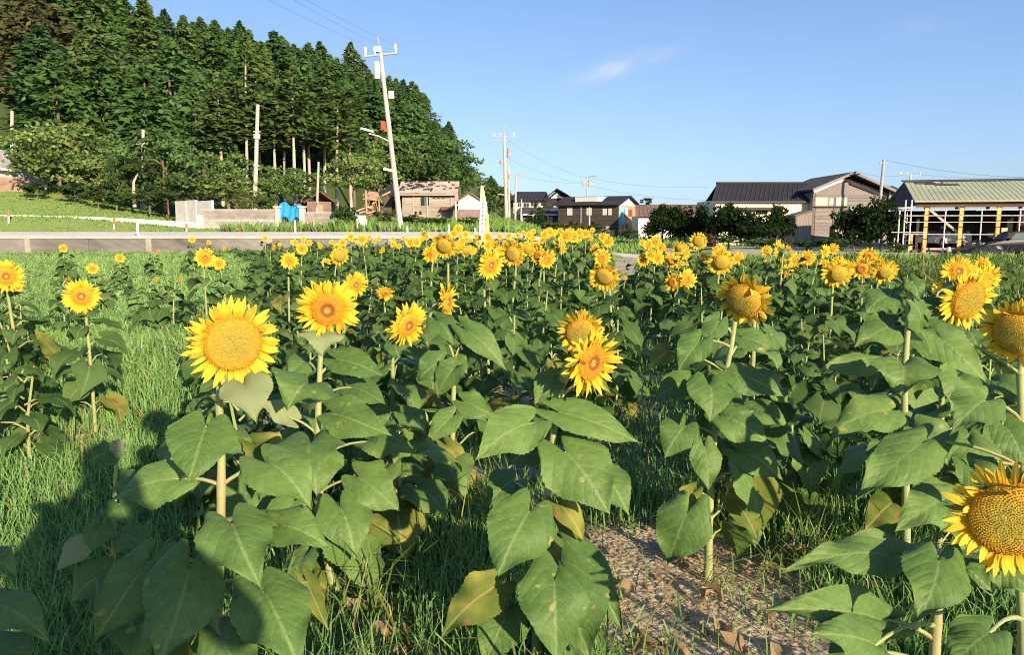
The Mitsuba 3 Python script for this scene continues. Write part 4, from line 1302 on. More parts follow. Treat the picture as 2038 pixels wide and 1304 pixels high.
# single trees and shrubs one can point to: photograph x, foot y, distance, scale, kind
for px, py, d, sx, sz, kind, name, label in (
        (122, 394, 61.5, 1.05, .98, BROAD[2], 'broadleaf_tree', 'broad light green leafy tree at the far left above the grass bank'),
        (175, 400, 62, 1.0, .92, BROAD[0], 'broadleaf_tree', 'rounded leafy tree behind the light grass, right of the broadest left tree'),
        (205, 405, 60, .7, .62, BROAD[2], 'broadleaf_tree', 'low yellowish green tree at the foot of the left leafy trees'),
        (238, 408, 58.5, .3, .62, BROAD[3], 'trimmed_tree', 'dark trimmed oval tree beside the pale crooked trunk'),
        (330, 412, 60, .85, .85, BROAD[1], 'broadleaf_tree', 'dark leafy tree just left of the light walls'),
        (400, 412, 62, .9, .72, BROAD[0], 'broadleaf_tree', 'leafy tree right behind the light garden wall'),
        (455, 414, 60, .8, .42, BROAD[2], 'broadleaf_tree', 'pale green tree behind the long block wall'),
        (548, 410, 64, .74, .55, BROAD[0], 'broadleaf_tree', 'bright green round tree right of the tallest grey pole'),
        (600, 410, 70, .6, .5, BROAD[1], 'broadleaf_tree', 'small dark tree behind the blue sheet over the gate'),
        (705, 405, 72, .8, .78, BROAD[2], 'broadleaf_tree', 'brownish green tree left of the broken brown shed'),
        (150, 404, 57.5, 1.3, 1.0, SHRUB[2], 'shrub', 'dark shrub at the left foot of the leafy trees above the bank'),
        (196, 409, 57, 1.2, .9, SHRUB[2], 'shrub', 'dark shrub under the low yellowish green tree'),
        (232, 411, 57, 1.3, .9, SHRUB[0], 'shrub', 'green shrub left of the pale crooked trunk'),
        (298, 414, 57, 1.5, 1.1, SHRUB[2], 'shrub', 'dark shrub right of the pale crooked trunk'),
        (335, 417, 57, 1.3, 1.0, SHRUB[2], 'shrub', 'dark shrub left of the pale garden wall'),
        (75, 398, 58, 1.2, .9, SHRUB[2], 'shrub', 'dark shrub at the top of the grass bank beside the bare earth'),
        (830, 388, 100, 1.3, 1.2, BROAD[3], 'broadleaf_tree', 'dark leafy tree rising behind the ruined wooden house'),
        (890, 392, 108, 1.3, 1.25, BROAD[1], 'broadleaf_tree', 'leafy tree behind the right end of the ruined house'),
        (770, 395, 98, 1.2, 1.3, BROAD[0], 'broadleaf_tree', 'leafy tree behind the dark roofed shed'),
        (985, 438, 112, .85, .8, BROAD[3], 'broadleaf_tree', 'dark tree between the banner and the double utility pole'),
        (690, 456, 49.5, .85, .95, SHRUB[2], 'round_bush', 'round dark green bush between the block wall and the stone pillar'),
        (470, 420, 55, .9, .8, SHRUB[1], 'shrub', 'pale green shrub topping the left half of the block wall'),
        (505, 420, 56, 1.1, .95, SHRUB[1], 'shrub', 'pale green shrub topping the middle of the block wall'),
        (538, 420, 55, .7, .8, SHRUB[0], 'shrub', 'small green shrub next to the left gate post'),
        (770, 446, 60, 1.2, .8, SHRUB[1], 'shrub', 'yellowish shrub left of the leaning pole'),
        (825, 450, 62, 1.3, .6, SHRUB[2], 'shrub', 'dark low shrub before the ruined wooden house'),
        (870, 452, 62, 1.5, .6, SHRUB[0], 'shrub', 'low green shrub at the right foot of the ruined house'),
        (935, 455, 62, 1.1, .6, SHRUB[2], 'shrub', 'low shrub before the white gabled house'),
        (1095, 462, 70, 1.6, .7, SHRUB[0], 'shrub', 'low green hedge bush before the dark house'),
        (1150, 465, 70, 1.8, .7, SHRUB[1], 'shrub', 'yellow green hedge bush before the dark wall'),
        (1190, 470, 66, 1.2, .7, SHRUB[2], 'shrub', 'dark green bush at the corner of the painted house'),
        (1255, 476, 60, 1.0, .55, SHRUB[2], 'shrub', 'small bush under the orange wall of the painted house'),
        (1318, 480, 62, .56, .70, DARK[0], 'dark_tree', 'dark leaved tree next to the painted house'),
        (1362, 482, 61, .56, .72, DARK[1], 'dark_tree', 'dark leaved tree midway between the painted house and the long roofed house'),
        (1400, 484, 60, .5, .68, DARK[2], 'dark_tree', 'dark leaved tree left of the cream wall'),
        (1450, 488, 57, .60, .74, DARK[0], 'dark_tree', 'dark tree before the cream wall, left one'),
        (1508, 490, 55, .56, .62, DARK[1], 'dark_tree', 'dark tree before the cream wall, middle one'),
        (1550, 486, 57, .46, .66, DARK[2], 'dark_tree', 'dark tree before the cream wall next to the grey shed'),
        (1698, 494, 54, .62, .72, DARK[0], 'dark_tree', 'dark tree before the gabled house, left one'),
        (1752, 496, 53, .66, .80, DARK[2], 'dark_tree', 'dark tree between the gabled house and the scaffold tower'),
        (1605, 500, 48, .8, .5, SHRUB[2], 'shrub', 'low dark bush before the grey shed'),
        (1790, 506, 44, .8, .5, SHRUB[1], 'shrub', 'low pale bush left of the scaffold'),
        (1660, 502, 46, 1.3, .6, SHRUB[2], 'shrub', 'dark bush in the meadow before the gabled house'),
        (1530, 500, 46, 1.2, .6, SHRUB[0], 'shrub', 'green bush in the meadow before the dark trees'),
        (1440, 492, 50, 1.3, .5, SHRUB[2], 'shrub', 'low dark bush in the meadow left of the middle dark tree')):
    zg = EYE - (py - 448) / FOCAL * d
    plant_tree(name, kind, at(px, py, d), [sx, sx, sz], r, label, 'bush' if 'shrub' in name or 'bush' in name else 'tree')

k = thing('cone_tree', 'green cone shaped conifer before the dark roofed house with white bands', 'tree')
p = at(1068, 447, 84)
v, f, c = conifer_crown(201, 2.3, 1.15, .06, 700, (.034, .066, .020), size=.34, ragged=.12)
add('crown', (v, f), 'foliage', k, color=c, m=rotz(0, p)); t = trunk_mesh(2.1, .07, 5); add('trunk', t, 'paint', k, color=bark(t.vertices), m=rotz(0, p))
k = thing('pine_tree', 'small layered pine far off right of the painted house', 'tree')
p = at(1285, 432, 130); p[2] = .3
v, f, c = leafy_crown(202, 1.1, 1.0, 5.0, 14, 30, (.05, .08, .05), .35, .35)
add('crown', (v, f), 'foliage', k, color=c, m=rotz(0, p)); t = trunk_mesh(5.2, .14, 6); add('trunk', t, 'paint', k, color=bark(t.vertices), m=rotz(0, p))
# crooked pale trunk on the left
k = thing('crooked_tree', 'small tree with pale crooked trunk left of the light walls', 'tree')
p = [at(a, b, 57.5) for a, b in ((268, 412), (266, 385), (266, 362), (274, 345))]
t = tube(p, [.14, .11, .09, .06], 7); add('trunk', t, 'paint', k, color=bark(t.vertices, (.45, .40, .33)))
v, f, c = leafy_crown(203, 1.3, 1.1, 0, 16, 40, (.05, .085, .026), .26)
add('crown', (v, f), 'foliage', k, color=c, m=rotz(0, p[-1] + [0, 0, .5]))
# straw coloured climbing plants over the block wall
# ---------------------------------------------------------------- walls along the road
GREY = (.40, .385, .36)
k = thing('retaining_wall', 'long low concrete retaining wall with stained panels under the road at the left', 'wall')
xs = np.arange(-60, 1.5, 3.0)
for i, x0 in enumerate(xs):
    zt = float(land(x0 + 1.5, 38.6)) - .10
    painted('panel', box2([x0 + .012, 37.86, -.35], [x0 + 2.988, 38.3, zt]), np.array((.185, .175, .165)) * rng.uniform(.85, 1.15), k, .55, .9, i, .42, streak=.22)
    painted('coping', box2([x0 + .006, 37.81, zt + .002], [x0 + 2.994, 38.42, zt + .125]), GREY, k, .2, 1.2, i + 3, .5)
    if i % 2 == 0:
        painted('pilaster', box2([x0 - .13, 37.80, -.3], [x0 + .13, 37.862, zt - .004]), (.33, .30, .26), k, .25, .8, i, .4)

# white and orange topped posts beside the road
for px, y0, y1, d, lab in ((275, 437, 474, 38.6, 'white marker post on the wall edge left of the block wall'), (588, 440, 466, 43, 'white marker post in front of the blue sheet'),
                           (811, 452, 470, 44, 'white marker post just right of the leaning pole'), (894, 448, 474, 42, 'white marker post before the ruined house'), (946, 455, 474, 42, 'white marker post left of the banner')):
    k = thing('marker_post', lab, 'post', 'white marker posts along the road')
    a, b = at(px, y1, d), at(px, y0, d)
    g = float(land(a[0], d)); a = np.array([a[0], a[1], min(a[2], g)])
    painted('post', tube([a, [a[0], a[1], b[2]]], .055 if d < 40 else .05, 10), (.78, .78, .76), k, .08)
    painted('cap', tube([[a[0], a[1], b[2] + .002], [a[0], a[1], b[2] + .05]], [.06, .03], 10), (.7, .7, .68), k, .05)
    painted('reflector', box([a[0], a[1] - .056, b[2] - .14], [.06, .012, .07]), (.6, .5, .2), k)
for px, y0, y1, d, lab in ((17, 418, 440, 46.5, 'orange topped white stake, leftmost on the far verge'), (227, 434, 460, 46, 'orange topped white stake, middle of the far verge'), (371, 446, 462, 45.5, 'orange topped white stake next to the left end of the block wall')):
    k = thing('stake', lab, 'stake', 'orange topped stakes on the far verge')
    a, b = at(px, y1, d), at(px, y0, d)
    a[2] = min(a[2], float(land(a[0], a[1])))
    c = a * .45 + b * .55
    painted('post', tube([a, c], .05, 8), (.68, .62, .5), k, .1)
    painted('top', tube([c + [0, 0, .002], b], .075, 8), (.55, .17, .06), k, .15)
    painted('cap', tube([b + [0, 0, .002], b + [0, 0, .04]], [.075, .03], 8), (.5, .15, .05), k, .1)
k = thing('edging', 'low pale concrete edging running along the grass bank beyond the road', 'edging')
pts = [(-60, 428), (20, 430), (100, 432), (180, 434), (250, 437), (320, 441), (398, 446)]
P = [at(a, b, 48.2 + .004 * a) for a, b in pts]
P = [p + [0, 0, .08] for p in P]
for i in range(len(P) - 1):
    a, b = P[i], P[i + 1]
    d = (b - a) / np.linalg.norm(b - a)
    n = np.array([d[1], -d[0], 0])
    a2, b2 = a + d * .02, b - d * .02
    q = slab([a2 + n * .12, b2 + n * .12, b2 - n * .12 + [0, 0, 0], a2 - n * .12], .38)
    painted('segment', q, (.62, .60, .54), k, .2, 1.5, i, .6)

# block wall with gate
k = thing('block_wall', 'long weathered concrete block wall with gate opening beside the road', 'wall')


def course_wall(parent, x0, x1, y, z0, rows, bw=.42, bh=.2, seed=0):
    q = np.random.default_rng(seed)
    painted('footing', box2([x0, y + .02, z0 - .8], [x1, y + .19, z0 + rows * bh - .01]), (.25, .24, .22), parent, .2)
    for j in range(rows):
        x = x0 - (bw / 2 if j % 2 else 0)
        while x < x1 - .02:
            a, b = max(x, x0), min(x + bw, x1)
            if b - a > .05:
                tone = np.array((.33, .32, .305)) * q.uniform(.84, 1.12)
                if j >= rows - 3:
                    tone *= np.array((.80, .76, .75))
                if j == rows - 4:
                    tone *= 1.18
                painted('block', box2([a + .007, y - q.uniform(0, .008), z0 + j * bh + .006], [b - .007, y + .2, z0 + (j + 1) * bh - .006]), tone, parent, .25, 4, int(q.integers(0, 99)))
            x += bw


yb = 50.0
X = lambda px, d: (px - 1019) / FOCAL * d
Z = lambda py, d: EYE - (py - 448) / FOCAL * d
course_wall(k, X(408, yb), X(553, yb), yb, Z(459, yb), 7, .42, .19, 1)
course_wall(k, X(611, yb), X(665, yb), yb, Z(459, yb), 6, .42, .19, 2)
painted('coping', box2([X(406, yb), yb - .04, Z(459, yb) + 1.335], [X(553, yb), yb + .24, Z(459, yb) + 1.39]), (.46, .44, .41), k, .2, edge=.5)
painted('coping', box2([X(611, yb), yb - .04, Z(459, yb) + 1.145], [X(667, yb), yb + .24, Z(459, yb) + 1.20]), (.46, .44, .41), k, .2, edge=.5)
for px in (558, 606):
    gp = painted('gate_post', box2([X(px, yb) - .17, yb - .12, .7], [X(px, yb) + .17, yb + .3, Z(414, yb)]), (.42, .40, .37), k, .2, edge=.3, seed=px)
    painted('cap', box2([X(px, yb) - .24, yb - .2, Z(414, yb) + .002], [X(px, yb) + .24, yb + .38, Z(414, yb) + .1]), (.46, .44, .41), gp, .2)
painted('end_pier', box2([X(402, yb) - .05, yb - .3, .6], [X(412, yb), yb + .5, Z(428, yb)]), (.50, .48, .44), k, .2, edge=.3)
k = thing('slat_gate', 'dark slatted metal gate between the gate posts of the block wall', 'gate')
for i in range(11):
    x = X(563, yb) + (X(600, yb) - X(563, yb)) * i / 10
    painted('bar', box([x, yb + .1, Z(442, yb)], [.035, .03, .95]), (.10, .11, .13), k, .2)
for zz in (Z(430, yb), Z(454, yb)):
    painted('rail', box([X(581.5, yb), yb + .13, zz], [X(600, yb) - X(563, yb) + .04, .025, .05]), (.09, .10, .12), k, .2)
# the blue sheet: a rumpled cloth hung over the gate
n = 26
gx, gv = np.meshgrid(np.linspace(X(561, yb), X(602, yb), n), np.linspace(0, 1, 20), indexing='ij')
sx = np.linspace(0, 1, n)[:, None]
top = Z(409, yb) + .12 * np.sin(sx * 9) - .12 * sx
drop = np.where(gv < .35, top - .05 * gv, top - .02 - (gv - .35) * (1.25 + .12 * np.sin(sx * 14)))
yy = np.where(gv < .35, yb + .85 - gv * 2.4, yb + .02 - .05 * np.sin(sx * 21 + gv * 3) - .05 * gv)
drop = np.where(gv < .35, drop + .12 * (meshkit.noise(np.stack([gx * 5, gv * 5, 0 * gx], -1)) - .5) + .1 * np.sin(gv * 9), drop)
v = np.stack([gx, yy, drop], -1).reshape(-1, 3)
i, j = np.meshgrid(np.arange(n - 1), np.arange(19), indexing='ij'); q = (i * 20 + j).ravel()
f = np.vstack([np.stack([q, q + 20, q + 21], 1), np.stack([q, q + 21, q + 1], 1)])
t = trimesh.Trimesh(v, f, process=False); v2 = v + [0, .012, -.008]
add('blue_sheet', (np.vstack([v, v2]), np.vstack([f, f[:, ::-1] + len(v)])), 'paint', smooth=True, color=tint(np.vstack([v, v2]), (.03, .27, .62), .25, 2, 3), label='bright blue plastic sheet hung over the gate in the block wall', cat='sheet')
k = thing('garden_wall', 'pale taller concrete wall stepping back behind the left end of the block wall', 'wall')
for i, (a, b, d0, d1, t0, t1, b0) in enumerate(((350, 372, 56, 55, 402, 401, 436), (373, 392, 55, 54, 400, 400, 440), (393, 424, 54, 52, 401, 402, 445))):
    p0, p1 = at(a, b0, d0), at(b, b0 + 2, d1)
    h = Z((t0 + t1) / 2, d0)
    painted('panel', slab([[p0[0], p0[1], .5], [p1[0] - .03, p1[1], .5], [p1[0] - .03, p1[1], h], [p0[0], p0[1], h]], .16), (.60, .575, .53), k, .22, .8, i, .5)
k = thing('stone_pillar', 'squat pale stone pillar standing alone right of the round bush', 'pillar')
d = 49.0
pz = Z(464, d)
painted('base', box2([X(711, d), d - .3, pz - .4], [X(734, d), d + .4, pz + .22]), (.46, .45, .42), k, .25, 2, 1, .2)
painted('shaft', box2([X(713.5, d), d - .24, pz + .222], [X(732, d), d + .3, Z(436, d)]), (.55, .54, .50), k, .25, 2, 2, .2)
painted('block', box2([X(716, d), d - .2, Z(436, d) + .002], [X(730, d), d + .2, Z(429, d)]), (.50, .52, .52), k, .25, 2, 3, .2)
v = np.array([[X(710 + 14 * a, d), d - .1 + .1 * b, Z(421 + 9 * a + 3 * b, d)] for a in np.linspace(0, 1, 9) for b in (0, 1, 2)]) + np.random.default_rng(5).normal(0, .03, (27, 3))
q = np.array([[3 * i + j, 3 * i + 3 + j, 3 * i + 4 + j, 3 * i + 1 + j] for i in range(8) for j in range(2)])
q = np.vstack([q[:, [0, 1, 2]], q[:, [0, 2, 3]]])
add('plastic_sheet', (np.vstack([v, v + [0, .02, -.02]]), np.vstack([q, q[:, ::-1] + 27])), 'paint', color=tint(np.vstack([v, v]), (.55, .66, .78), .2, 3), smooth=True, label='crumpled pale blue plastic draped on top of the stone pillar', cat='plastic sheet')
q = np.random.default_rng(12)
for i in range(7):
    px = q.uniform(735, 768); d = 47.5
    c = at(px, q.uniform(457, 463), d); c[2] = float(land(c[0], d)) + .12
    s = q.uniform(.12, .3)
    m = trimesh.creation.icosphere(subdivisions=1, radius=s); m.vertices *= q.uniform(.6, 1.2, 3); m.vertices += q.normal(0, .1 * s, m.vertices.shape); m.apply_translation(c)
    painted('rubble_stone', m, (.20, .18, .15), None, .3, 4, i, label='dark grey rubble stone heaped right of the stone pillar', cat='stone', group='rubble stones right of the pillar')
painted('kerb_beam', slab([at(742, 455, 48), at(872, 455, 50), at(872, 453.5, 50.2), at(742, 453.5, 48.2)], .3), (.50, .47, .43), None, .2, 1, 3, .5, label='pale concrete beam lying along the road under the leaning pole', cat='beam')
q = np.random.default_rng(3)
for i, px in enumerate(np.linspace(1008, 1048, 6)):
    c = at(px, 462 + q.uniform(-2, 1), 58)
    painted('concrete_block', box(c - [0, 0, .2], [.26, .5, q.uniform(.6, 1.1)]), (.42, .42, .43), None, .2, 2, i, label='grey concrete block in the row below the double utility pole', cat='concrete block', group='concrete blocks below the double utility pole')

# ---------------------------------------------------------------- houses
DARKWOOD, PLASTER, TILE = (.045, .036, .03), (.78, .755, .70), (.030, .031, .040)


def window(parent, M, x0, x1, z0, z1, y=0.0, frame_rgb=(.12, .11, .10), bars=1, pane=None, t=.06):
    ms = [box2([x0, y - .03, z0], [x1, y + .02, z0 + t]), box2([x0, y - .03, z1 - t], [x1, y + .02, z1]),
          box2([x0, y - .03, z0 + t], [x0 + t, y + .02, z1 - t]), box2([x1 - t, y - .03, z0 + t], [x1, y + .02, z1 - t])]
    for b in range(bars):
        xm = x0 + (x1 - x0) * (b + 1) / (bars + 1)
        ms.append(box2([xm - t * .4, y - .028, z0 + t], [xm + t * .4, y + .02, z1 - t]))
    k = painted('window', ms, frame_rgb, parent, .1, m=M)
    pm = box2([x0 + t * .9, y - .012, z0 + t * .9], [x1 - t * .9, y + .015, z1 - t * .9])
    if pane is None:
        add('pane', pm, 'glass_dark', k, m=M)
    else:
        painted('pane', pm, pane, k, .12, 2, edge=.4, m=M)
    return k


def roof_slope(parent, M, eave0, eave1, ridge1, ridge0, rgb=TILE, rows=.36, thick=.12, seed=0, name='roof', var=.25):
    """One slope with its rows of tiles: raised strips that run from the ridge to the eave."""
    q = np.array([eave0, eave1, ridge1, ridge0], float)
    k = painted(name, slab(q, thick), rgb, parent, var, .8, seed, .9, m=M)
    u = np.linalg.norm(q[1] - q[0]); n = np.cross(q[1] - q[0], q[3] - q[0]); n /= np.linalg.norm(n)
    cnt = max(2, int(u / rows))
    ms = []
    for i in range(cnt + 1):
        t = i / cnt
        a, b = q[0] * (1 - t) + q[1] * t + n * .012, q[3] * (1 - t) + q[2] * t + n * .012
        ms.append(tube([a, b], .045, 4, False))
    painted('tile_rolls', ms, np.asarray(rgb) * 1.25, k, var, .8, seed, m=M, kind='stuff')
    return k


# the ruined wooden house
D = 86.0
H = thing('ruined_house', 'ruined wooden house with broken patchy roof behind the leaning pole', 'house')
x0, x1, zb, ze, zr = X(803, D), X(906, D), 1.2, Z(387, D), Z(363, D + 3)
M = rotz(0, [x0, D, 0]); W = x1 - x0; DP = 6.2
wood = (.35, .305, .27)
painted('wall', [box2([0, 0, zb], [W, .15, ze - .02]), box2([0, DP, zb], [W, DP + .15, ze]), box2([0, .15, zb], [.15, DP, ze])], (.33, .285, .25), H, .3, 1, 2, .5, m=M)
gab = [(0, zb), (DP, zb), (DP, ze), (DP / 2, zr - .15), (0, ze)]
g = prism(gab, 0, .15); g.vertices = np.stack([W - .152 + g.vertices[:, 1], .152 + np.clip(g.vertices[:, 0], 0, DP - .16), g.vertices[:, 2]], 1)
painted('gable', g, (.33, .27, .22), H, .3, 1, 4, m=M)
q = np.random.default_rng(21)
for i in range(14):
    z0 = zb + .25 + i * (ze - zb - .3) / 14
    xa, xb = (0, W) if i < 3 else (W * q.uniform(0, .3), W * q.uniform(.6, 1))
    if 3 < i < 11 and q.random() < .25:
        continue
    painted('board', box2([max(0, xa), -.05 - q.uniform(0, .03), z0], [xb, -.003, z0 + q.uniform(.13, .2)]), np.array(wood) * q.uniform(.7, 1.25), H, .3, 2, i, m=M)
window(H, M, W * .35, W * .53, ze - 1.42, ze - .28, -.09, (.40, .36, .32), 1)
for i in range(3):
    window(H, M, W * (.58 + .09 * i), W * (.64 + .09 * i), ze - .60, ze - .3, -.09, (.3, .25, .2), 0)
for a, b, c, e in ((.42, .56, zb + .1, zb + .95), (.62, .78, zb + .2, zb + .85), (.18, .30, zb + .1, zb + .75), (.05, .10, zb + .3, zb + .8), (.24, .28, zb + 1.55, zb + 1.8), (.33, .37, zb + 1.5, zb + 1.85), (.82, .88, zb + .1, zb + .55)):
    painted('opening', box2([W * a, -.11, c], [W * b, -.085, e]), (.012, .011, .011), H, .1, m=M)  # near-black plates painted for the dark inside of the openings
painted('eave_board', box2([-.3, -.62, ze - .08], [W * .86, -.5, ze + .05]), (.22, .17, .14), H, .3, m=M)
painted('porch_roof', slab([[W * .75, -.9, ze - 1.75], [W + .5, -.9, ze - 1.75], [W + .5, -.12, ze - 1.45], [W * .75, -.12, ze - 1.45]], .08), (.16, .09, .07), H, .3, m=M)
for fx in (.2, .47, .93):
    painted('wall_post', box2([W * fx, -.14, zb], [W * fx + .14, -.056, ze - .1]), np.array(wood) * 1.25, H, .2, m=M)
e0, e1, r1, r0 = [-.5, -.7, ze - .12], [W + .35, -.7, ze - .12], [W + .35, DP / 2, zr], [-.5, DP / 2, zr]
rf = painted('roof', slab([e0, e1, r1, r0], .12), (.42, .36, .30), H, .3, 1.2, 5, .5, m=M)
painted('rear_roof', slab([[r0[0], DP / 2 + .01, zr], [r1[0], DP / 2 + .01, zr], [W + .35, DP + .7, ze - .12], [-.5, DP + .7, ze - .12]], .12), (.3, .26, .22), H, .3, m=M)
ev, uu_, vv_ = np.array(e0), np.array(e1) - np.array(e0), np.array(r0) - np.array(e0)
nn = np.cross(uu_, vv_); nn /= np.linalg.norm(nn)
for i in range(120):
    a, b = q.uniform(0, .97), q.uniform(.04, .95)
    left = a < .55
    if b < .35 and q.random() < .75: continue
    if not left and q.random() < .72: continue
    w, h = q.uniform(.02, .07), q.uniform(.05, .11)
    c = [ev + uu_ * (a + s * w) + vv_ * (b + t * h) + nn * (.03 + .004 * (i % 9)) for s, t in ((0, 0), (1, 0), (1, 1), (0, 1))]
    painted('roof_tile', slab(c, .025), np.array((.05, .05, .06)) * q.uniform(.6, 1.6), rf, .3, m=M)
# dark roofed shed left of it
H = thing('dark_shed', 'dark roofed shed half hidden behind the leaning pole', 'shed')
D2 = 89.0; M = rotz(0, [X(758, D2), D2, 0]); W = X(803, D2) - X(758, D2)
painted('wall', box2([.5, 0, 1.1], [W, 3, Z(392, D2)]), (.09, .075, .065), H, .3, edge=.7, m=M)
roof_slope(H, M, [-.3, -.5, Z(388, D2)], [W + .2, -.5, Z(388, D2)], [W + .2, 2.5, Z(370, D2)], [.7, 2.5, Z(370, D2)], (.035, .036, .042), seed=3)
painted('door', box2([W * .55, -.05, 1.1], [W * .8, -.004, Z(402, D2)]), (.03, .026, .024), H, .2, m=M)
# collapsed brown shack
H = thing('collapsed_shack', 'broken down brown shack with splintered walls left of the dark shed', 'shed')
D3 = 80.0; M = rotz(0, [X(728, D3), D3, 0]); s3 = D3 / FOCAL; zq = Z(425, D3)
painted('wall', box2([.1, 0, zq - .6], [34 * s3, 1.6, Z(410, D3)]), (.10, .075, .06), H, .4, edge=.4, m=M)
q = np.random.default_rng(14)
for i in range(34):
    a = np.array([q.uniform(0, 36) * s3, q.uniform(-.5, .4), zq + q.uniform(-.2, 1.9)])
    dd = np.array([q.normal(0, .8), q.normal(0, .3), q.normal(0, .45)]); dd *= q.uniform(.4, 1.1) / np.linalg.norm(dd)
    painted('plank', slab([a, a + dd, a + dd + [0, .03, .16], a + [0, .03, .16]], .04), np.array((.50, .31, .21)) * q.uniform(.45, 1.25), H, .3, 2, i, m=M)
painted('roof', slab([[0, -.5, Z(397, D3)], [26 * s3, -.6, Z(399, D3)], [24 * s3, 1.4, Z(383, D3)], [6 * s3, 1.4, Z(381, D3)]], .1), (.40, .27, .20), H, .5, 2, 4, .3, m=M)
painted('post', [box2([5 * s3, -.55, zq], [5 * s3 + .14, -.4, Z(381, D3)]), box2([30 * s3, -.4, zq], [30 * s3 + .12, -.3, Z(398, D3)])], (.48, .31, .22), H, .3, m=M)
# small roof deep in the wood
H = thing('hillside_hut', 'small hut with pointed brown roof among the trees right of the blue sheet', 'hut')
D4 = 70.0; M = rotz(.5, [X(640, D4), D4, 0]); zq = Z(402, D4)
painted('wall', box2([-1.1, 0, .8], [1.1, 2, zq]), (.20, .14, .11), H, .3, edge=.5, m=M)
painted('roof', [slab([[-1.5, -.4, zq - .1], [0, -.4, zq + .95], [0, 2.4, zq + .95], [-1.5, 2.4, zq - .1]], .1), slab([[0, -.4, zq + .95], [1.5, -.4, zq - .1], [1.5, 2.4, zq - .1], [0, 2.4, zq + .95]], .1)], (.13, .07, .06), H, .3, edge=.5, m=M)
painted('door', box2([-.35, -.04, .9], [.35, -.003, zq - .3]), (.33, .25, .18), H, .2, m=M)
# white gabled house
H = thing('white_house', 'small cream white house with brown lean-to roof left of the yellow banner', 'house')
D5 = 82.0; s5 = D5 / FOCAL; M = rotz(0, [X(913, D5), D5, 0]); W = 49 * s5
zb, ze, zr, zl0, zl1 = .6, Z(402, D5), Z(387, D5), Z(417, D5), Z(432, D5)
painted('wall', prism([(0, zb), (W, zb), (W, ze), (W * .5, zr), (0, ze)], 0, 5), (.80, .735, .66), H, .1, .8, 2, .8, m=M)
for nm, a, b in (('roof', (-.35, ze - .16), (W * .5, zr + .06)), ('roof', (W * .5, zr + .06), (W + .35, ze - .16))):
    painted(nm, slab([[a[0], -.4, a[1] + .1], [b[0], -.4, b[1] + .1], [b[0], 5.4, b[1] + .1], [a[0], 5.4, a[1] + .1]], .12), (.22, .15, .12), H, .2, m=M)
painted('lean_to_roof', slab([[-.5, -1.4, zl1], [W + .2, -1.4, zl1], [W + .2, -.004, zl0], [-.5, -.004, zl0]], .12), (.24, .18, .15), H, .45, 1.5, 6, .35, m=M)
painted('lean_to_wall', box2([.1, -1.1, zb - .2], [W - .05, -.02, zl1 - .05]), (.74, .68, .61), H, .12, edge=.6, m=M)
painted('side_post', box2([-.32, -.3, zb], [-.14, -.1, ze - .4]), (.6, .54, .48), H, .1, m=M)
painted('wall_vent', box2([W * .42, -.03, ze + .1], [W * .58, -.002, ze + .3]), (.45, .41, .37), H, .1, m=M)

# dark roofed house with white bands
H = thing('banded_house', 'two storey house with dark tiled roof, gable and white bands beyond the double pole', 'house')
D6 = 110.0; s6 = D6 / FOCAL; M = rotz(0, [X(1022, D6), D6, 0]); px6 = lambda a: (a - 1022) * s6
W = px6(1132); zb = .6
painted('wall', box2([0, 0, zb], [W, 7, Z(398, D6) - .1]), (.58, .56, .53), H, .12, edge=1.0, m=M)
roof_slope(H, M, [-.7, -.9, Z(399, D6)], [px6(1092), -.9, Z(399, D6)], [px6(1088), 3.5, Z(383, D6 + 3.5)], [.6, 3.5, Z(383, D6 + 3.5)], TILE, .5, seed=5)
painted('rear_roof', slab([[.6, 3.52, Z(383, D6 + 3.5)], [px6(1088), 3.52, Z(383, D6 + 3.5)], [px6(1088), 8, Z(399, D6)], [-.7, 8, Z(399, D6)]], .12), TILE, H, .2, m=M)
pk = Z(376.5, D6); eg = Z(397, D6)
painted('gable', prism([(px6(1084), eg - 1.2), (px6(1136), eg - 1.2), (px6(1136), eg - .2), (px6(1106), pk - .35), (px6(1084), eg - .2)], -.6, -.012), (.035, .033, .035), H, .2, m=M)
painted('gable_plaster', prism([(px6(1095), eg + .1), (px6(1119), eg + .1), (px6(1106), pk - .75)], -.66, -.61), (.8, .79, .76), H, .06, m=M)
painted('gable_roof', [slab([[px6(1080), -1.2, eg - .12], [px6(1106), -1.2, pk], [px6(1106), 6, pk], [px6(1080), 6, eg - .12]], .16), slab([[px6(1106), -1.2, pk], [px6(1150), -1.2, eg - .45], [px6(1150), 6, eg - .45], [px6(1106), 6, pk]], .16)], TILE, H, .3, edge=.8, m=M)
painted('white_band', box2([px6(1026), -.05, Z(402.5, D6)], [px6(1054), -.004, Z(397.6, D6)]), (.82, .81, .78), H, .05, m=M)
painted('white_band', box2([px6(1116), -.65, Z(404.5, D6)], [px6(1145), -.60, Z(400, D6)]), (.82, .81, .78), H, .05, m=M)
for a, b, t0, t1 in ((1030, 1037, 404, 413), (1041, 1053, 404, 414), (1055, 1068, 401, 412), (1075, 1087, 399, 411), (1098, 1110, 400, 412)):
    window(H, M, px6(a), px6(b), Z(t1, D6), Z(t0, D6), -.02, (.5, .48, .45), 1)
painted('lower_wall', box2([px6(1034), -2.4, zb - .2], [px6(1112), -.02, Z(424, D6)]), (.10, .09, .085), H, .2, edge=.8, m=M)
roof_slope(H, M, [px6(1030), -3.2, Z(426, D6 - 3)], [px6(1116), -3.2, Z(426, D6 - 3)], [px6(1110), -.03, Z(413.5, D6)], [px6(1036), -.03, Z(413.5, D6)], (.06, .06, .068), .5, seed=6)
painted('porch_gable', prism([(px6(1092), Z(421, D6)), (px6(1116), Z(421, D6)), (px6(1100), Z(411, D6))], -3.3, -3.24), (.66, .65, .62), H, .1, m=M)
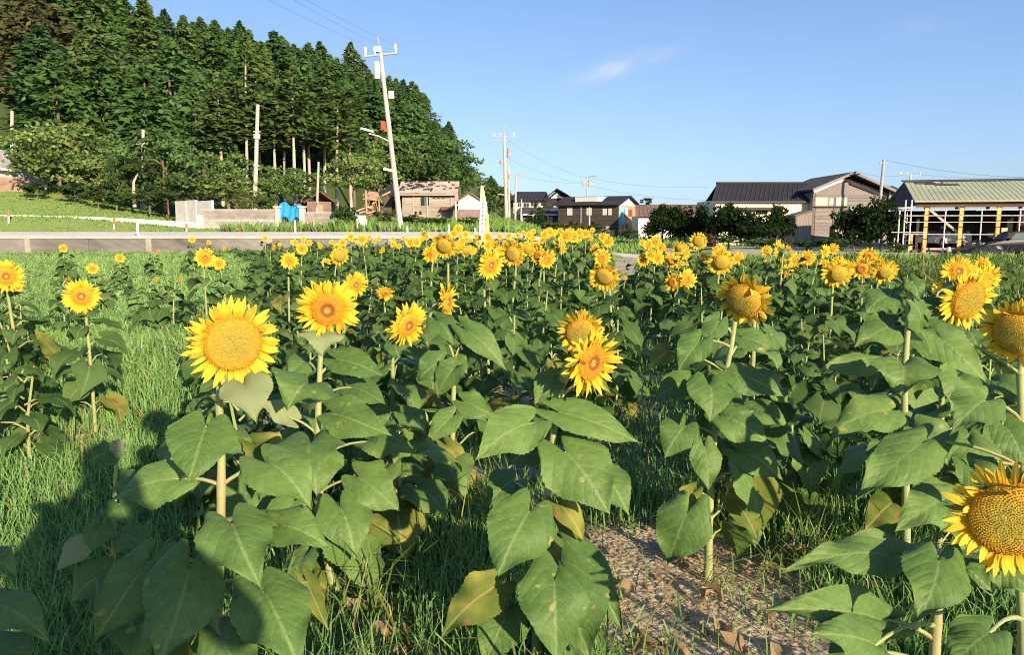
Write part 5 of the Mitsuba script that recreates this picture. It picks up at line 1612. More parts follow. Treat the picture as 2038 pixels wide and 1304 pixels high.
painted('white_band', box2([px6(1040), -3.3, Z(429, D6 - 3)], [px6(1106), -3.22, Z(426.5, D6 - 3)]), (.76, .75, .72), H, .06, m=M)
painted('porch_post', [box2([px6(a), -3.2, zb - .4], [px6(a) + .22, -3.0, Z(428, D6)]) for a in (1036, 1058, 1086)], (.52, .5, .47), H, .1, m=M)
painted('door', box2([px6(1090), -2.46, zb - .2], [px6(1097), -2.41, Z(432, D6)]), (.62, .62, .6), H, .1, m=M)

# dark walled house with the painted gable
H = thing('painted_house', 'dark brown long house with white rooftop box and colourful painted gable wall', 'house')
D7 = 96.0; s7 = D7 / FOCAL
a7 = math.radians(28)
M = rotz(a7, [X(1229, D7), D7, 0])          # local x runs along the long wall to the left (negative), y away
LW, GW = 8.3, 6.3
zb, ze = .1, Z(408.5, D7)
# local frame: long wall along -x, gable wall along the direction (sin, -cos) turned: put the gable on local +y side
ML = np.eye(4); ca, sa = math.cos(a7), math.sin(a7)
ML[:3, 0] = [-ca, sa, 0]; ML[:3, 1] = [sa * 1.0, ca, 0]; ML[:3, 3] = [X(1229, D7), D7, 0]
# x: along the long wall, to the left and away; y: along the gable wall, to the right and away
painted('wall', box2([0, -.0, zb - .5], [LW, GW, ze]), (.060, .052, .050), H, .2, .8, 3, .8, m=ML)
for i in range(15):
    z0 = zb + .2 + i * (ze - zb - .3) / 15
    painted('siding_board', box2([.05, -.045, z0], [LW, -.003, z0 + .17]), np.array((.064, .056, .054)) * rng.uniform(.85, 1.2), H, .2, 1, i, m=ML)
zr = Z(393, D7 + 3)
painted('roof', slab([[-.5, -.7, ze - .05], [-.5, GW / 2, zr], [LW + .5, GW / 2, zr], [LW + .5, -.7, ze - .05]], .14), TILE, H, .3, 1, 4, .6, m=ML)
painted('roof', slab([[-.5, GW / 2 + .01, zr], [-.5, GW + .7, ze - .05], [LW + .5, GW + .7, ze - .05], [LW + .5, GW / 2 + .01, zr]], .14), TILE, H, .3, 1, 5, .6, m=ML)


def gable_piece(poly, rgb, name, off=.03, parent=None, **kw):
    g = prism(poly, 0, .03)
    g.vertices = np.stack([-off + .03 - g.vertices[:, 1] * 0 - g.vertices[:, 1], g.vertices[:, 0], g.vertices[:, 2]], 1)
    return painted(name, g, rgb, parent or H, .12, 1, 3, m=ML, **kw)


gable_piece([(-.3, ze - .06), (GW + .2, ze - .06), (GW / 2, zr - .12)], (.80, .76, .72), 'gable_plaster', .05)
zm = zb + (ze - zb) * .47
gable_piece([(.03, zb + .3), (2.3, zb + .3), (2.3, ze - .1), (.03, ze - .1)], (.34, .38, .40), 'blue_grey_panel', .035)
gable_piece([(2.33, zb + .9), (GW, zb + .9), (GW, ze - .1), (2.33, ze - .1)], (.50, .24, .13), 'orange_panel', .035)
gable_piece([(2.33, zm - .1), (GW, zm - .1), (GW, zm + .15), (2.33, zm + .15)], (.55, .42, .33), 'belt_board', .075)
gable_piece([(.5, zb + .1), (GW + .05, zb + .1), (GW + .05, zb + .88), (.5, zb + .88)], (.74, .70, .64), 'white_plinth', .045)
th = np.linspace(0, 2 * np.pi, 16)[:-1]
gable_piece([(1.3 + .75 * math.cos(t), ze - 1.5 + 1.0 * math.sin(t)) for t in th], (.20, .55, .60), 'teal_patch', .07)
gable_piece([(1.75, ze - 1.6), (2.25, ze - 1.6), (2.25, ze - .5), (1.75, ze - .5)], (.10, .22, .42), 'blue_patch', .072)
gable_piece([(1.1, zm - 1.2), (1.9, zm - 1.2), (1.9, zm - .3), (1.1, zm - .3)], (.55, .22, .2), 'red_patch', .07)
gable_piece([(3.5, ze - 1.4), (4.9, ze - 1.4), (4.9, ze - .5), (3.5, ze - .5)], (.16, .08, .05), 'window_board', .08)
gable_piece([(2.5, zm - .9), (3.3, zm - .9), (3.3, zm - .25), (2.5, zm - .25)], (.22, .10, .07), 'window_board', .08)
gable_piece([(2.36, ze - 1.2), (3.1, ze - 1.2), (3.1, ze - .3), (2.36, ze - .3)], (.72, .66, .58), 'pale_board', .08)
for a, b, z0, z1 in ((.9, 1.35, ze - 1.25, ze - .45), (1.55, 2.1, ze - 1.25, ze - .45), (3.6, 4.3, ze - 1.25, ze - .3), (6.3, 7.0, ze - 1.25, ze - .25)):
    window(H, ML, a, b, z0, z1, -.06, (.55, .54, .52), 0, (.50, .50, .49))
window(H, ML, 1.2, 2.2, zb + .55, zb + 1.25, -.06, (.55, .54, .52), 2, (.42, .42, .42))
for a in (3.1, 6.1):
    window(H, ML, a, a + .7, zb + 1.2, zb + 2.0, -.06, (.08, .07, .07), 0)
painted('downpipe', [tube([[5.05, -.12, zb], [5.05, -.12, ze - .05]], .05, 6)], (.45, .44, .42), H, .1, m=ML)
rb = painted('rooftop_box', box2([3.2, .6, ze + .1], [6.2, 2.4, Z(391.5, D7)]), (.52, .52, .52), H, .08, edge=.5, m=ML)
painted('white_side', box2([2.55, .62, ze + .1], [3.197, 2.4, Z(391.5, D7) + .02]), (.82, .82, .82), rb, .05, m=ML)
painted('solar_panel', slab([[1.5, .9, ze + .62], [2.4, .9, ze + .62], [2.4, 1.7, ze + 1.0], [1.5, 1.7, ze + 1.0]], .05), (.02, .03, .07), H, .1, m=ML)
painted('front_kerb', box2([.4, -2.2, zb - .6], [4.2, -2.0, zb + .35]), (.40, .39, .36), H, .15, edge=.6, m=ML)
# pieces of white wall between the dark trees
k = thing('low_white_house', 'low white walled house glimpsed between the dark trees right of the painted house', 'house')
D8 = 92.0; M = rotz(0, [X(1268, D8), D8, 0])
painted('wall', box2([0, 0, -.3], [9.0, 5, 2.6]), (.66, .64, .60), k, .12, edge=1.0, m=M)
roof_slope(k, M, [-.4, -.6, 2.6], [9.4, -.6, 2.6], [9.0, 2.5, 4.0], [0, 2.5, 4.0], (.16, .11, .09), .5, seed=9)
window(k, M, 1.0, 2.2, .9, 1.9, -.02); window(k, M, 6.6, 7.8, .9, 1.9, -.02)
k = thing('brown_fence', 'dark red brown plank fence between the dark trees', 'fence')
for i in range(16):
    x = X(1384, 64) + i * .115
    painted('plank', box2([x, 64, -.3], [x + .10, 64.03, 1.0 + .03 * (i % 3)]), np.array((.085, .038, .030)) * rng.uniform(.7, 1.3), k, .2)
painted('post', [box2([X(1380, 64), 63.9, -.3], [X(1380, 64) + .12, 64.1, 1.25]), box2([X(1408, 64) + .6, 63.9, -.3], [X(1408, 64) + .75, 64.1, 1.3])], (.36, .33, .30), k, .2)

# long cream house with the grey gabled wing
H = thing('gabled_house', 'big house with long dark tiled roof, cream wall and grey brown gabled wing', 'house')
D9 = 70.0; M = rotz(0, [0, 0, 0])
ze, zr = Z(401, D9), Z(368, D9 + 4.2)
xa, xb = X(1419, D9 + .4), X(1606, D9 + .4)
painted('cream_wall', box2([xa, D9 + .36, -.5], [xb, D9 + 7.5, ze + .1]), (.70, .66, .52), H, .1, .6, 2, .8)
roof_slope(H, None, [X(1412, D9), D9, ze], [X(1606, D9), D9, ze], [X(1606, D9 + 4.2), D9 + 4.2, zr], [X(1421, D9 + 4.2), D9 + 4.2, zr], (.026, .027, .036), .42, .14, 7)
painted('rear_roof', slab([[X(1421, D9 + 4.2), D9 + 4.21, zr], [X(1606, D9 + 4.2), D9 + 4.21, zr], [X(1606, D9 + 4.2), D9 + 8.5, ze], [X(1418, D9 + 4.2), D9 + 8.5, ze]], .14), TILE, H, .2)
painted('ridge_tiles', tube([[X(1419, D9 + 4.2), D9 + 4.2, zr + .06], [X(1606, D9 + 4.2), D9 + 4.2, zr + .06]], .14, 7), (.03, .03, .038), H, .2)
painted('eave_board', box2([X(1412, D9), D9 - .03, ze - .16], [X(1606, D9), D9 + .04, ze - .02]), (.10, .085, .075), H, .2)
painted('pent_roof', slab([[X(1430, D9), D9 - .2, Z(415, D9) - .1], [X(1556, D9), D9 - .2, Z(415, D9) - .1], [X(1556, D9), D9 + .35, Z(414, D9) + .05], [X(1430, D9), D9 + .35, Z(414, D9) + .05]], .08), (.08, .07, .065), H, .3)
window(H, None, X(1560, D9), X(1578, D9), Z(424, D9), Z(416, D9), D9 + .34, (.6, .58, .5), 1, (.66, .63, .55))
window(H, None, X(1440, D9), X(1470, D9), Z(428, D9), Z(418, D9), D9 + .34, (.4, .38, .33), 2)
window(H, None, X(1500, D9), X(1524, D9), Z(428, D9), Z(418, D9), D9 + .34, (.4, .38, .33), 1)
xl, xr, xm = X(1605, D9), X(1757, D9), X(1674, D9)
zl, zp, zrr = Z(377, D9), Z(349, D9), Z(381, D9)
grey = (.225, .205, .195)
painted('gable_wall', prism([(xl, -.5), (xr, -.5), (xr, zrr - .35), (xm, zp - .5), (xl, zl - .3)], D9 - .6, D9 + 8), grey, H, .15, .7, 3, .9)
for i in range(13):
    z0 = .1 + i * .32
    painted('siding_board', box2([xl + .25, D9 - .66, z0], [xr - .05, D9 - .604, z0 + .30]), np.array(grey) * rng.uniform(.85, 1.12), H, .15, 1, i)
for i, (xq0, xq1) in enumerate(((xl - .06, xl + .16), (xr - .08, xr + .1), (X(1645, D9), X(1645, D9) + .14))):
    painted('corner_board', box2([xq0, D9 - .72, -.3], [xq1, D9 - .67, (zl - .4, zrr - .5, Z(395, D9))[i]]), (.15, .125, .11), H, .2)
for nm, a, b in (('verge_roof', (X(1596, D9), zl - .10), (xm, zp + .12)), ('verge_roof', (xm, zp + .12), (X(1764, D9), zrr - .16))):
    rr = painted(nm, slab([[a[0], D9 - 1.5, a[1]], [b[0], D9 - 1.5, b[1]], [b[0], D9 + 8.4, b[1]], [a[0], D9 + 8.4, a[1]]], .18), (.11, .10, .10), H, .2, edge=.8)
    painted('verge_board', slab([[a[0], D9 - 1.56, a[1] - .22], [b[0], D9 - 1.56, b[1] - .22], [b[0], D9 - 1.56, b[1] + .02], [a[0], D9 - 1.56, a[1] + .02]], .05), (.24, .21, .19), rr, .15)
painted('white_gable_band', prism([(xl + .05, zl - .42), (xl + .05, zl - .02), (X(1662, D9), zp - .32), (X(1667, D9), zp - .62), (X(1650, D9), zp - .85)], D9 - .68, D9 - .61), (.82, .82, .81), H, .05)
painted('gable_vent', prism([(X(1660, D9), zp - .75), (X(1690, D9), zp - .75), (xm, zp - .3)], D9 - .72, D9 - .685), (.03, .025, .025), H, .1)
painted('soffit_board', slab([[xm, D9 - .75, zp - .95], [xr - .4, D9 - .75, zrr - .75], [xr - .4, D9 - .75, zrr - .45], [xm, D9 - .75, zp - .6]], .05), (.05, .042, .045), H, .2)  # dark slab whose colour stands for the shadow under the verge
window(H, None, X(1609, D9), X(1634, D9), Z(411, D9), Z(394, D9), D9 - .66, (.36, .32, .28), 0, (.66, .56, .42))
window(H, None, X(1636, D9), X(1646, D9), Z(410, D9), Z(395, D9), D9 - .66, (.36, .32, .28), 0, (.60, .54, .47))
window(H, None, X(1649, D9), X(1671, D9), Z(411, D9), Z(394, D9), D9 - .66, (.36, .32, .28), 0, (.68, .58, .43))
painted('window_hood', box2([X(1606, D9), D9 - .95, Z(413, D9)], [X(1673, D9), D9 - .67, Z(412, D9)]), (.10, .08, .075), H, .2)
painted('lean_to_wall', prism([(X(1578, 67), -.5), (X(1609, 67), -.5), (X(1609, 67), Z(420, 67)), (X(1578, 67), Z(428, 67))], 67, 69.3), (.25, .22, .20), H, .15, 1, 5, .5)
painted('lean_to_roof', slab([[X(1574, 67), 66.7, Z(428.5, 67)], [X(1612, 67), 66.7, Z(418, 67)], [X(1612, 67), 69.35, Z(418, 67)], [X(1574, 67), 69.35, Z(428.5, 67)]], .1), (.13, .12, .115), H, .2)
for i in range(10):
    x = X(1579, 67) + i * .135
    painted('siding_board', box2([x, 66.96, -.3], [x + .12, 66.997, Z(429 - i * .85, 67)]), np.array((.25, .22, .2)) * rng.uniform(.85, 1.15), H, .15)
painted('lit_wall', box2([X(1646, D9), D9 - 1.2, -.4], [X(1664, D9), D9 - .8, Z(447, D9)]), (.52, .45, .36), H, .15, edge=.4)  # low wall piece in a lighter tan than the siding
painted('downpipe', tube([[X(1751, D9), D9 - .9, 1.0], [X(1751, D9), D9 - .9, Z(382, D9)]], .09, 7), (.55, .53, .48), H, .1)
k = thing('rear_house', 'dark blue grey roof corner just showing behind the gabled house', 'house')
D10 = 84.0
painted('wall', box2([X(1745, D10), D10, 0], [X(1786, D10), D10 + 5, Z(384, D10)]), (.12, .13, .15), k, .2, edge=1)
roof_slope(k, None, [X(1740, D10), D10 - .4, Z(385, D10)], [X(1788, D10), D10 - .4, Z(385, D10)], [X(1786, D10), D10 + 2.6, Z(372, D10 + 2.6)], [X(1740, D10), D10 + 2.6, Z(372, D10 + 2.6)], (.05, .06, .085), .5, seed=11)

# grey roofed house and bare earth at the far left
k = thing('left_house', 'grey tiled house with white eave above bare earth, cut by the left edge', 'house')
D11 = 64.0
painted('wall', box2([X(-120, D11), D11, 3.5], [X(40, D11), D11 + 5, Z(338, D11)]), (.45, .42, .38), k, .15, edge=1)
roof_slope(k, None, [X(-140, D11), D11 - .8, Z(318, D11)], [X(55, D11), D11 - .8, Z(340, D11)], [X(33, D11 + 3), D11 + 3, Z(303, D11 + 3)], [X(-140, D11 + 3), D11 + 3, Z(300, D11 + 3)], (.30, .275, .27), .4, .1, 13)
painted('eave_board', slab([[X(-140, D11), D11 - .86, Z(322, D11)], [X(56, D11), D11 - .86, Z(345, D11)], [X(56, D11), D11 - .86, Z(340.5, D11)], [X(-140, D11), D11 - .86, Z(317, D11)]], .1), (.80, .78, .72), k, .08)
painted('chimney', box2([X(-3, D11), D11 + 3, Z(310, D11)], [X(3, D11), D11 + 3.4, Z(291, D11 + 3)]), (.7, .7, .68), k, .08)
q = np.random.default_rng(6)
gx, gt = np.meshgrid(np.linspace(X(-160, 63), X(108, 63), 60), np.linspace(0, 1, 14), indexing='ij')
top = Z(344, 64) - (gx - gx.min()) / (gx.max() - gx.min()) * .9 - 1.2 * sm(X(70, 63), X(108, 63), gx)
bot = land(gx, 59.4 + 0 * gx) - .3
v = np.stack([gx, 59.5 + gt * 4.4 + .5 * meshkit.fbm(np.stack([gx, gt * 3, 0 * gx], -1), 3), bot + (top - bot) * sm(0, .8, gt) + .35 * (meshkit.fbm(np.stack([gx * 1.1, gt * 5, 0 * gx + 4], -1), 4) - .5)], -1).reshape(-1, 3)
i, j = np.meshgrid(np.arange(59), np.arange(13), indexing='ij'); kk = (i * 14 + j).ravel()
f = np.vstack([np.stack([kk, kk + 14, kk + 15], 1), np.stack([kk, kk + 15, kk + 1], 1)])
add('earth_bank', (v, f), 'paint', smooth=True, color=tint(v, (.38, .255, .17), .5, .9, 4), kind='structure', label='bank of bare reddish earth under the left house')
# ---------------------------------------------------------------- utility poles and wires
CONC = (.43, .42, .39)


def utility_pole(label, top, bottom, d, r, arms=(), extras=None, rgb=CONC, group=None, name='utility_pole', steps=6):
    """top, bottom: photograph pixels; arms: (share of the height from the top, half width, height of insulators, turn)."""
    k = thing(name, label, 'utility pole', group)
    a, b = at(bottom[0], bottom[1], d), at(top[0], top[1], d)
    g = float(land(a[0], a[1])) - .5
    ax = (b - a) / np.linalg.norm(b - a)
    a = a + ax * ((g - a[2]) / ax[2]) if a[2] > g else a
    pts = np.linspace(a, b, steps)
    painted('pole', tube(pts, np.linspace(r * 1.25, r * .8, steps), 12), rgb, k, .16, .6, 2, .7)
    for sh, hw, ins, turn in arms:
        c = b - ax * np.linalg.norm(b - a) * sh
        dx = np.array([math.cos(turn), .25, math.sin(turn)]); dx /= np.linalg.norm(dx)
        arm = painted('cross_arm', slab([c - dx * hw + [0, -.06, .045], c + dx * hw + [0, -.06, .045], c + dx * hw + [0, .06, .045], c - dx * hw + [0, .06, .045]], .09), (.33, .33, .34), k, .1)
        if ins:
            for t in (-.92, -.35, .92):
                p = c + dx * hw * t
                add('insulator', tube([p + [0, 0, .046], p + [0, 0, .046 + ins * .4], p + [0, 0, .05 + ins * .45], p + [0, 0, .05 + ins]], [.05, .07, .1, .06], 8), 'insulator', arm, smooth=40)
    return k, a, b, ax


K, a, b, ax = utility_pole('tall pale concrete utility pole leaning to the left, nearest pole by the road', (757, 104), (800, 475), 48, .145, [(.012, 1.0, .5, .16)])
Lp = np.linalg.norm(b - a)
painted('top_rod', tube([b, b + [-.15, 0, .95]], .025, 6), (.4, .4, .42), K)
painted('top_box', box(b + [-.12, 0, .18], [.34, .3, .34]), (.48, .46, .46), K, .1)
c = b - ax * Lp * .115
painted('transformer', tube([c + [-.38, 0, .75], c + [-.34, 0, -.25]], .17, 12), (.62, .61, .58), K, .1)
painted('bracket', [tube([c + [-.34, 0, .3], c], .04, 6), tube([c + [-.34, 0, -.1], c], .04, 6)], (.3, .3, .3), K)
painted('cable_guard', tube([b - ax * .6 + [-.26, 0, 0], b - ax * 2.1 + [-.22, 0, 0]], .07, 7), (.06, .06, .07), K)
c = b - ax * Lp * .405
painted('red_box', [box(c + [-.36, -.05, .25], [.26, .24, .5]), box(c + [-.22, -.05, .0], [.18, .2, .26])], (.42, .075, .045), K, .25, label='faded red box strapped to the pole')
c = b - ax * Lp * .47
lampa = painted('lamp_arm', tube([c, c + [-.7, -.3, .32], c + [-1.25, -.5, .45]], .04, 7), (.55, .54, .52), K)
painted('lamp_head', slab([c + [-1.0, -.45, .52], c + [-1.7, -.75, .68], c + [-1.7, -.6, .68], c + [-1.0, -.3, .52]], .12), (.62, .6, .56), lampa)
c = b - ax * Lp * .62
painted('sign_plate', slab([c + [-.62, -.2, .12], c + [-.08, -.2, .02], c + [-.08, -.2, -.13], c + [-.62, -.2, -.02]], .03), (.72, .71, .68), K)
c = b - ax * Lp * .23
painted('junction_box', box(c + [.36, 0, .1], [.3, .25, .45]), (.55, .56, .62), K)

K2, a2, b2, ax2 = utility_pole('concrete utility pole with double cross arms rising right of the hill\'s end', (1003, 268), (1009, 466), 96, .2, [(.02, 1.35, .45, .03), (.055, 1.2, .0, .05)])
for sh, dx, s in ((.18, .55, (.5, .5, 1.1)), (.27, -.45, (.4, .4, .5)), (.42, .5, (.35, .35, .5))):
    c = b2 - ax2 * np.linalg.norm(b2 - a2) * sh
    painted('transformer' if s[2] > 1 else 'junction_box', tube([c + [dx, 0, -s[2] / 2], c + [dx, 0, s[2] / 2]], s[0] / 2, 10), (.30, .31, .34), K2, .1)
for sh, hw in ((.26, 1.0), (.60, .9)):
    c = b2 - ax2 * np.linalg.norm(b2 - a2) * sh
    painted('side_arm', tube([c, c + [-hw * 1.1, -.2, .05]], .05, 6), (.5, .5, .5), K2)
painted('top_rod', tube([b2, b2 + [0, 0, 1.2]], .03, 6), (.4, .4, .42), K2)
K3, a3, b3, ax3 = utility_pole('slender twin of the double pole standing just to its right', (1012, 330), (1014, 466), 97, .14, [])
K4, a4, b4, ax4 = utility_pole('thin far utility pole with one cross arm before the banded house', (1027, 346), (1025, 455), 104, .13, [(.0, 1.5, 0, .0), (.17, .5, 0, .0)])
K5, a5, b5, ax5 = utility_pole('thin pale post before the porch of the banded house', (1038, 396), (1036, 462), 100, .1, [])
K6, a6, b6, ax6 = utility_pole('far utility pole with boxes and street light rising behind the rooftop box', (1169, 353), (1168, 452), 104, .11, [(.06, .55, 0, 0), (.12, .55, 0, 0)])
painted('lamp_arm', tube([b6 - [0, 0, .0], b6 + [.5, 0, .2], b6 + [1.2, 0, .15]], .08, 6), (.25, .25, .27), K6)
for dx in (-.45, .45):
    painted('junction_box', box(b6 + [dx, -.1, -.75], [.5, .4, .9]), (.34, .35, .38), K6, .1)
K7, a7_, b7, ax7 = utility_pole('thin pole standing close to the dark wall of the painted house', (1173, 412), (1173, 460), 90, .09, [])
K8, a8, b8, ax8 = utility_pole('grey utility pole rising from the gabled house near the right end', (1759, 317), (1748, 440), 66, .13, [(.04, .4, 0, 0)], rgb=(.36, .37, .36))
K9, a9, b9, ax9 = utility_pole('top of a far utility pole with wide cross arm above the green roof', (1812, 345), (1812, 450), 105, .13, [(.02, 1.7, .3, -.02)])
K10, a10, b10, ax10 = utility_pole('tall straight grey pole standing among the trees behind the block wall', (513, 208), (507, 408), 60, .16, [(.20, .25, 0, 0)], rgb=(.46, .43, .37))
c = b10 - ax10 * np.linalg.norm(b10 - a10) * .22
painted('band', [tube([c, c - ax10 * .35], .26, 10), tube([c - ax10 * 2.3, c - ax10 * 2.45], .22, 10)], (.5, .48, .43), K10, .15)
utility_pole('short grey pole with cross arms poking out of the trees at the left', (285, 258), (284, 345), 66, .15, [(.16, .55, 0, .03)], rgb=(.46, .45, .43))
utility_pole('pale grey pole before the rusty conifers at the far left', (24, 220), (23, 320), 72, .17, [], rgb=(.44, .42, .38))
utility_pole('thin tan pole right of the blue sheet before the hillside hut', (634, 322), (630, 440), 60, .10, [], rgb=(.44, .38, .30))
utility_pole('thin pale post at the right end of the ruined house', (907, 400), (907, 462), 78, .09, [], rgb=(.6, .57, .52))


def wire(label, p, q, sag, r, group, n=18):
    t = np.linspace(0, 1, n)[:, None]
    pts = p * (1 - t) + q * t - np.array([0, 0, 1.0]) * sag * 4 * t * (1 - t)
    add('wire', tube(pts, r, 5), 'black_plain', label=label, cat='wire', group=group)


G = 'wires from the leaning pole to the upper left'
for i, (px, py) in enumerate(((395, -40), (540, -40), (620, -40))):
    wire('thin overhead wire running from the leaning pole up to the left edge of the sky', b + np.array([-.9 + .9 * i, 0, .45]), at(px - 200 - 60 * i, py - 150, 26), .25, .0045, G)
wire('thick black cable hanging across the wooded hill to the tall straight grey pole', at(-160, -90, 44), b10 - ax10 * .2, .7, .030, None)
G = 'thin wires over the village roofs'
for p, q in ((b2 + [0, 0, -.4], b6 + [0, 0, -.1]), (b2 + [0, 0, -2.6], b6 + [0, 0, -.9]), (b6 + [0, 0, 0], at(1411, 372, 90)), (b6 + [0, 0, -1], at(1420, 398, 90)), (at(1700, 340, 80), b9), (b9, at(2120, 350, 100)), (b8, at(2120, 352, 60)), (b4, b6 + [0, 0, -.6])):
    wire('thin overhead wire strung between the poles above the village roofs', np.asarray(p, float), np.asarray(q, float), .5, .010, G)

# ---------------------------------------------------------------- the banner
D = 29.0
k = thing('banner', 'tall narrow white and yellow banner standing behind the middle flower block', 'banner')
S = D / FOCAL
pole_top, pole_foot = at(957.5, 370, D), at(953.5, 500, D)
pole_foot = pole_foot + (pole_foot - pole_top) * .28; pole_foot[2] = 0
painted('pole', tube([pole_foot, pole_top], .016, 8), (.8, .8, .78), k, .05)
painted('top_bar', tube([pole_top, pole_top + [.12, .02, -.02]], .010, 6), (.8, .8, .78), k, .05)


def cloth(name, pts, rgb, bulge, off):
    """pts: rows of (left x, right x, y) in the photograph, hung 2 mm thick with folds."""
    rows = np.linspace(0, len(pts) - 1, 14)
    L = np.array([np.interp(rows, range(len(pts)), [p[i] for p in pts]) for i in range(3)]).T
    v = []
    for i, (a, b_, y) in enumerate(L):
        for t in np.linspace(0, 1, 6):
            p = at(a + (b_ - a) * t, y, D)
            v.append(p + [0, off + bulge * math.sin(t * 5 + i * .25) + .12 * t, 0])
    v = np.array(v)
    q = np.array([[i * 6 + j, i * 6 + 6 + j, i * 6 + 7 + j, i * 6 + 1 + j] for i in range(13) for j in range(5)])
    f = np.vstack([q[:, [0, 1, 2]], q[:, [0, 2, 3]]])
    v2 = np.vstack([v, v + [0, .003, 0]])
    return add(name, (v2, np.vstack([f, f[:, ::-1] + len(v)])), 'paint', k, smooth=False, color=tint(v2, rgb, .05, 3))


cloth('yellow_top', [(957, 962, 372), (957, 964.5, 385), (957, 966.2, 396), (957, 967, 399.6)], (.86, .84, .32), .015, 0)
cloth('white_panel', [(956.8, 967.5, 400), (956.4, 969.5, 412), (956, 969.5, 424), (955.5, 967, 440), (955, 966, 470)], (.84, .82, .84), .02, 0)
cloth('yellow_side', [(969.8, 970.6, 424), (967.4, 972.2, 429), (966.8, 973.2, 448), (966, 973.6, 469)], (.88, .84, .16), .02, .01)
cloth('yellow_foot', [(955, 973.4, 470.4), (954.6, 972.5, 484), (954.2, 971, 498)], (.86, .83, .40), .02, 0)
q = np.random.default_rng(9)
for i in range(8):
    y = 404 + i * 8.1
    cx = 961.8 - i * .13
    ms = []
    for (u0, v0, u1, v1) in (((-1.8, 0, 1.8, 0), (0, -2.6, 0, 2.6), (-1.6, 2.4, 1.6, 2.4)), ((-1.8, -2, 1.8, -2), (-1.2, -2, -1.8, 2.6), (1.2, -2, 1.5, 2.6), (-1.2, .4, 1.3, .4)), ((-1.6, -2.4, 1.6, -1.6), (0, -2.4, -1.4, 2.6), (.2, 0, 1.8, 2.4)), ((-1.6, -2.2, -1.6, 2.4), (1.6, -2.2, 1.6, 2.4), (-1.6, -2.2, 1.6, -2.2), (-1.6, 0, 1.6, 0), (-1.6, 2.4, 1.6, 2.4)))[i % 4]:
        p, r_ = at(cx + u0, y + v0, D - .035), at(cx + u1, y + v1, D - .035)
        ms.append(tube([p, r_], .009, 4))
    painted('letter_mark', ms, (.16, .13, .24), k, .1)

# ---------------------------------------------------------------- cars
def car(label, pos, yaw, rgb, L=4.2, Wd=1.68, Hh=1.48):
    k = thing('car', label, 'car')
    m = rotz(yaw, pos)
    prof = [(0, .34), (.03, .62), (.10, .74), (L * .26, .92), (L * .30, .95), (L * .74, .97), (L * .97, .93), (L, .75), (L, .36), (L * .88, .24), (L * .1, .24)]
    body = prism(prof, -Wd / 2, Wd / 2)
    v = np.array(body.vertices); body.vertices = v * [1, 1, 1] - np.stack([0 * v[:, 0], np.sign(v[:, 1]) * .05 * (v[:, 2] > .85), 0 * v[:, 0]], 1)
    add('body', body, 'car_' + rgb, k, m=m)
    cab = prism([(L * .27, .94), (L * .40, Hh - .06), (L * .46, Hh), (L * .80, Hh), (L * .90, Hh - .1), (L * .97, .94)], -Wd / 2 + .06, Wd / 2 - .06)
    v = np.array(cab.vertices); cab.vertices = v - np.stack([0 * v[:, 0], np.sign(v[:, 1]) * .13 * np.clip((v[:, 2] - .94) / .5, 0, 1), 0 * v[:, 0]], 1)
    add('cabin', cab, 'car_' + rgb, k, m=m)
    add('windscreen', slab([[L * .272, -Wd / 2 + .16, .99], [L * .272, Wd / 2 - .16, .99], [L * .39, Wd / 2 - .24, Hh - .1], [L * .39, -Wd / 2 + .24, Hh - .1]][::-1], .02), 'car_glass', k, m=m)
    for s in (-1, 1):
        for a0, a1, b0, b1 in ((.345, .58, .425, .58), (.60, .90, .60, .85)):
            w = slab([[L * a0, s * (Wd / 2 - .052), 1.0], [L * a1, s * (Wd / 2 - .052), 1.0], [L * b1, s * (Wd / 2 - .165), Hh - .12], [L * b0, s * (Wd / 2 - .165), Hh - .12]], .012)
            w.vertices += [0, s * .012, 0]
            add('side_window', w, 'car_glass', k, m=m)
        for x in (L * .19, L * .80):
            wl = tube([[x, s * (Wd / 2 - .19), .31], [x, s * (Wd / 2 + .012), .31]], .31, 18)
            w = add('wheel', wl, 'black_plain', k, m=m)
            add('rim', tube([[x, s * (Wd / 2 + .013), .31], [x, s * (Wd / 2 + .026), .31]], .19, 14), 'metal_grey', w, m=m)
        add('headlight', box([.07, s * (Wd / 2 - .28), .68], [.1, .34, .13]), 'insulator', k, m=m)
        add('mirror', box([L * .33, s * (Wd / 2 + .05), 1.02], [.12, .16, .12]), 'car_' + rgb, k, m=m)
    add('number_plate', box([-.012, 0, .45], [.02, .33, .16]), 'white_plain', k, m=m)
    return k


plain('car_white', (.78, .78, .77), .25, clearcoat=.6)
plain('car_dark', (.004, .005, .012), .18, specular=.25)
plain('car_glass', (.10, .12, .14), .06, specular=.8)
zg = float(land(X(1905, 49.5), 49.5))
car('dark blue car parked at the right edge in front of the building frame', [X(1930, 49.5), 49.0, zg], -.12, 'dark', 4.5, 1.75, 1.5)
zg = float(land(X(1850, 68), 68.0))
car('white car parked behind the yellow posts of the building frame', [X(1846, 56), 56.6, zg + .30], .35, 'white', 3.6)
k = thing('tarp_pile', 'black tarpaulin covered heap left of the dark blue car', 'tarpaulin')
gx, gy = np.meshgrid(np.linspace(-2.0, 1.7, 26), np.linspace(-.9, .9, 14), indexing='ij')
hz = .62 * np.exp(-((gx - .5) / 1.25) ** 2 - (gy / .7) ** 4) * (1 + .5 * (meshkit.fbm(np.stack([gx * 1.6, gy * 1.6, 0 * gx], -1), 3, 2) - .5)) + .02
px0 = at(1945, 514, 47.0)
v = np.stack([gx + px0[0], gy + px0[1], hz + float(land(px0[0], px0[1]))], -1).reshape(-1, 3)
i, j = np.meshgrid(np.arange(25), np.arange(13), indexing='ij'); kk = (i * 14 + j).ravel()
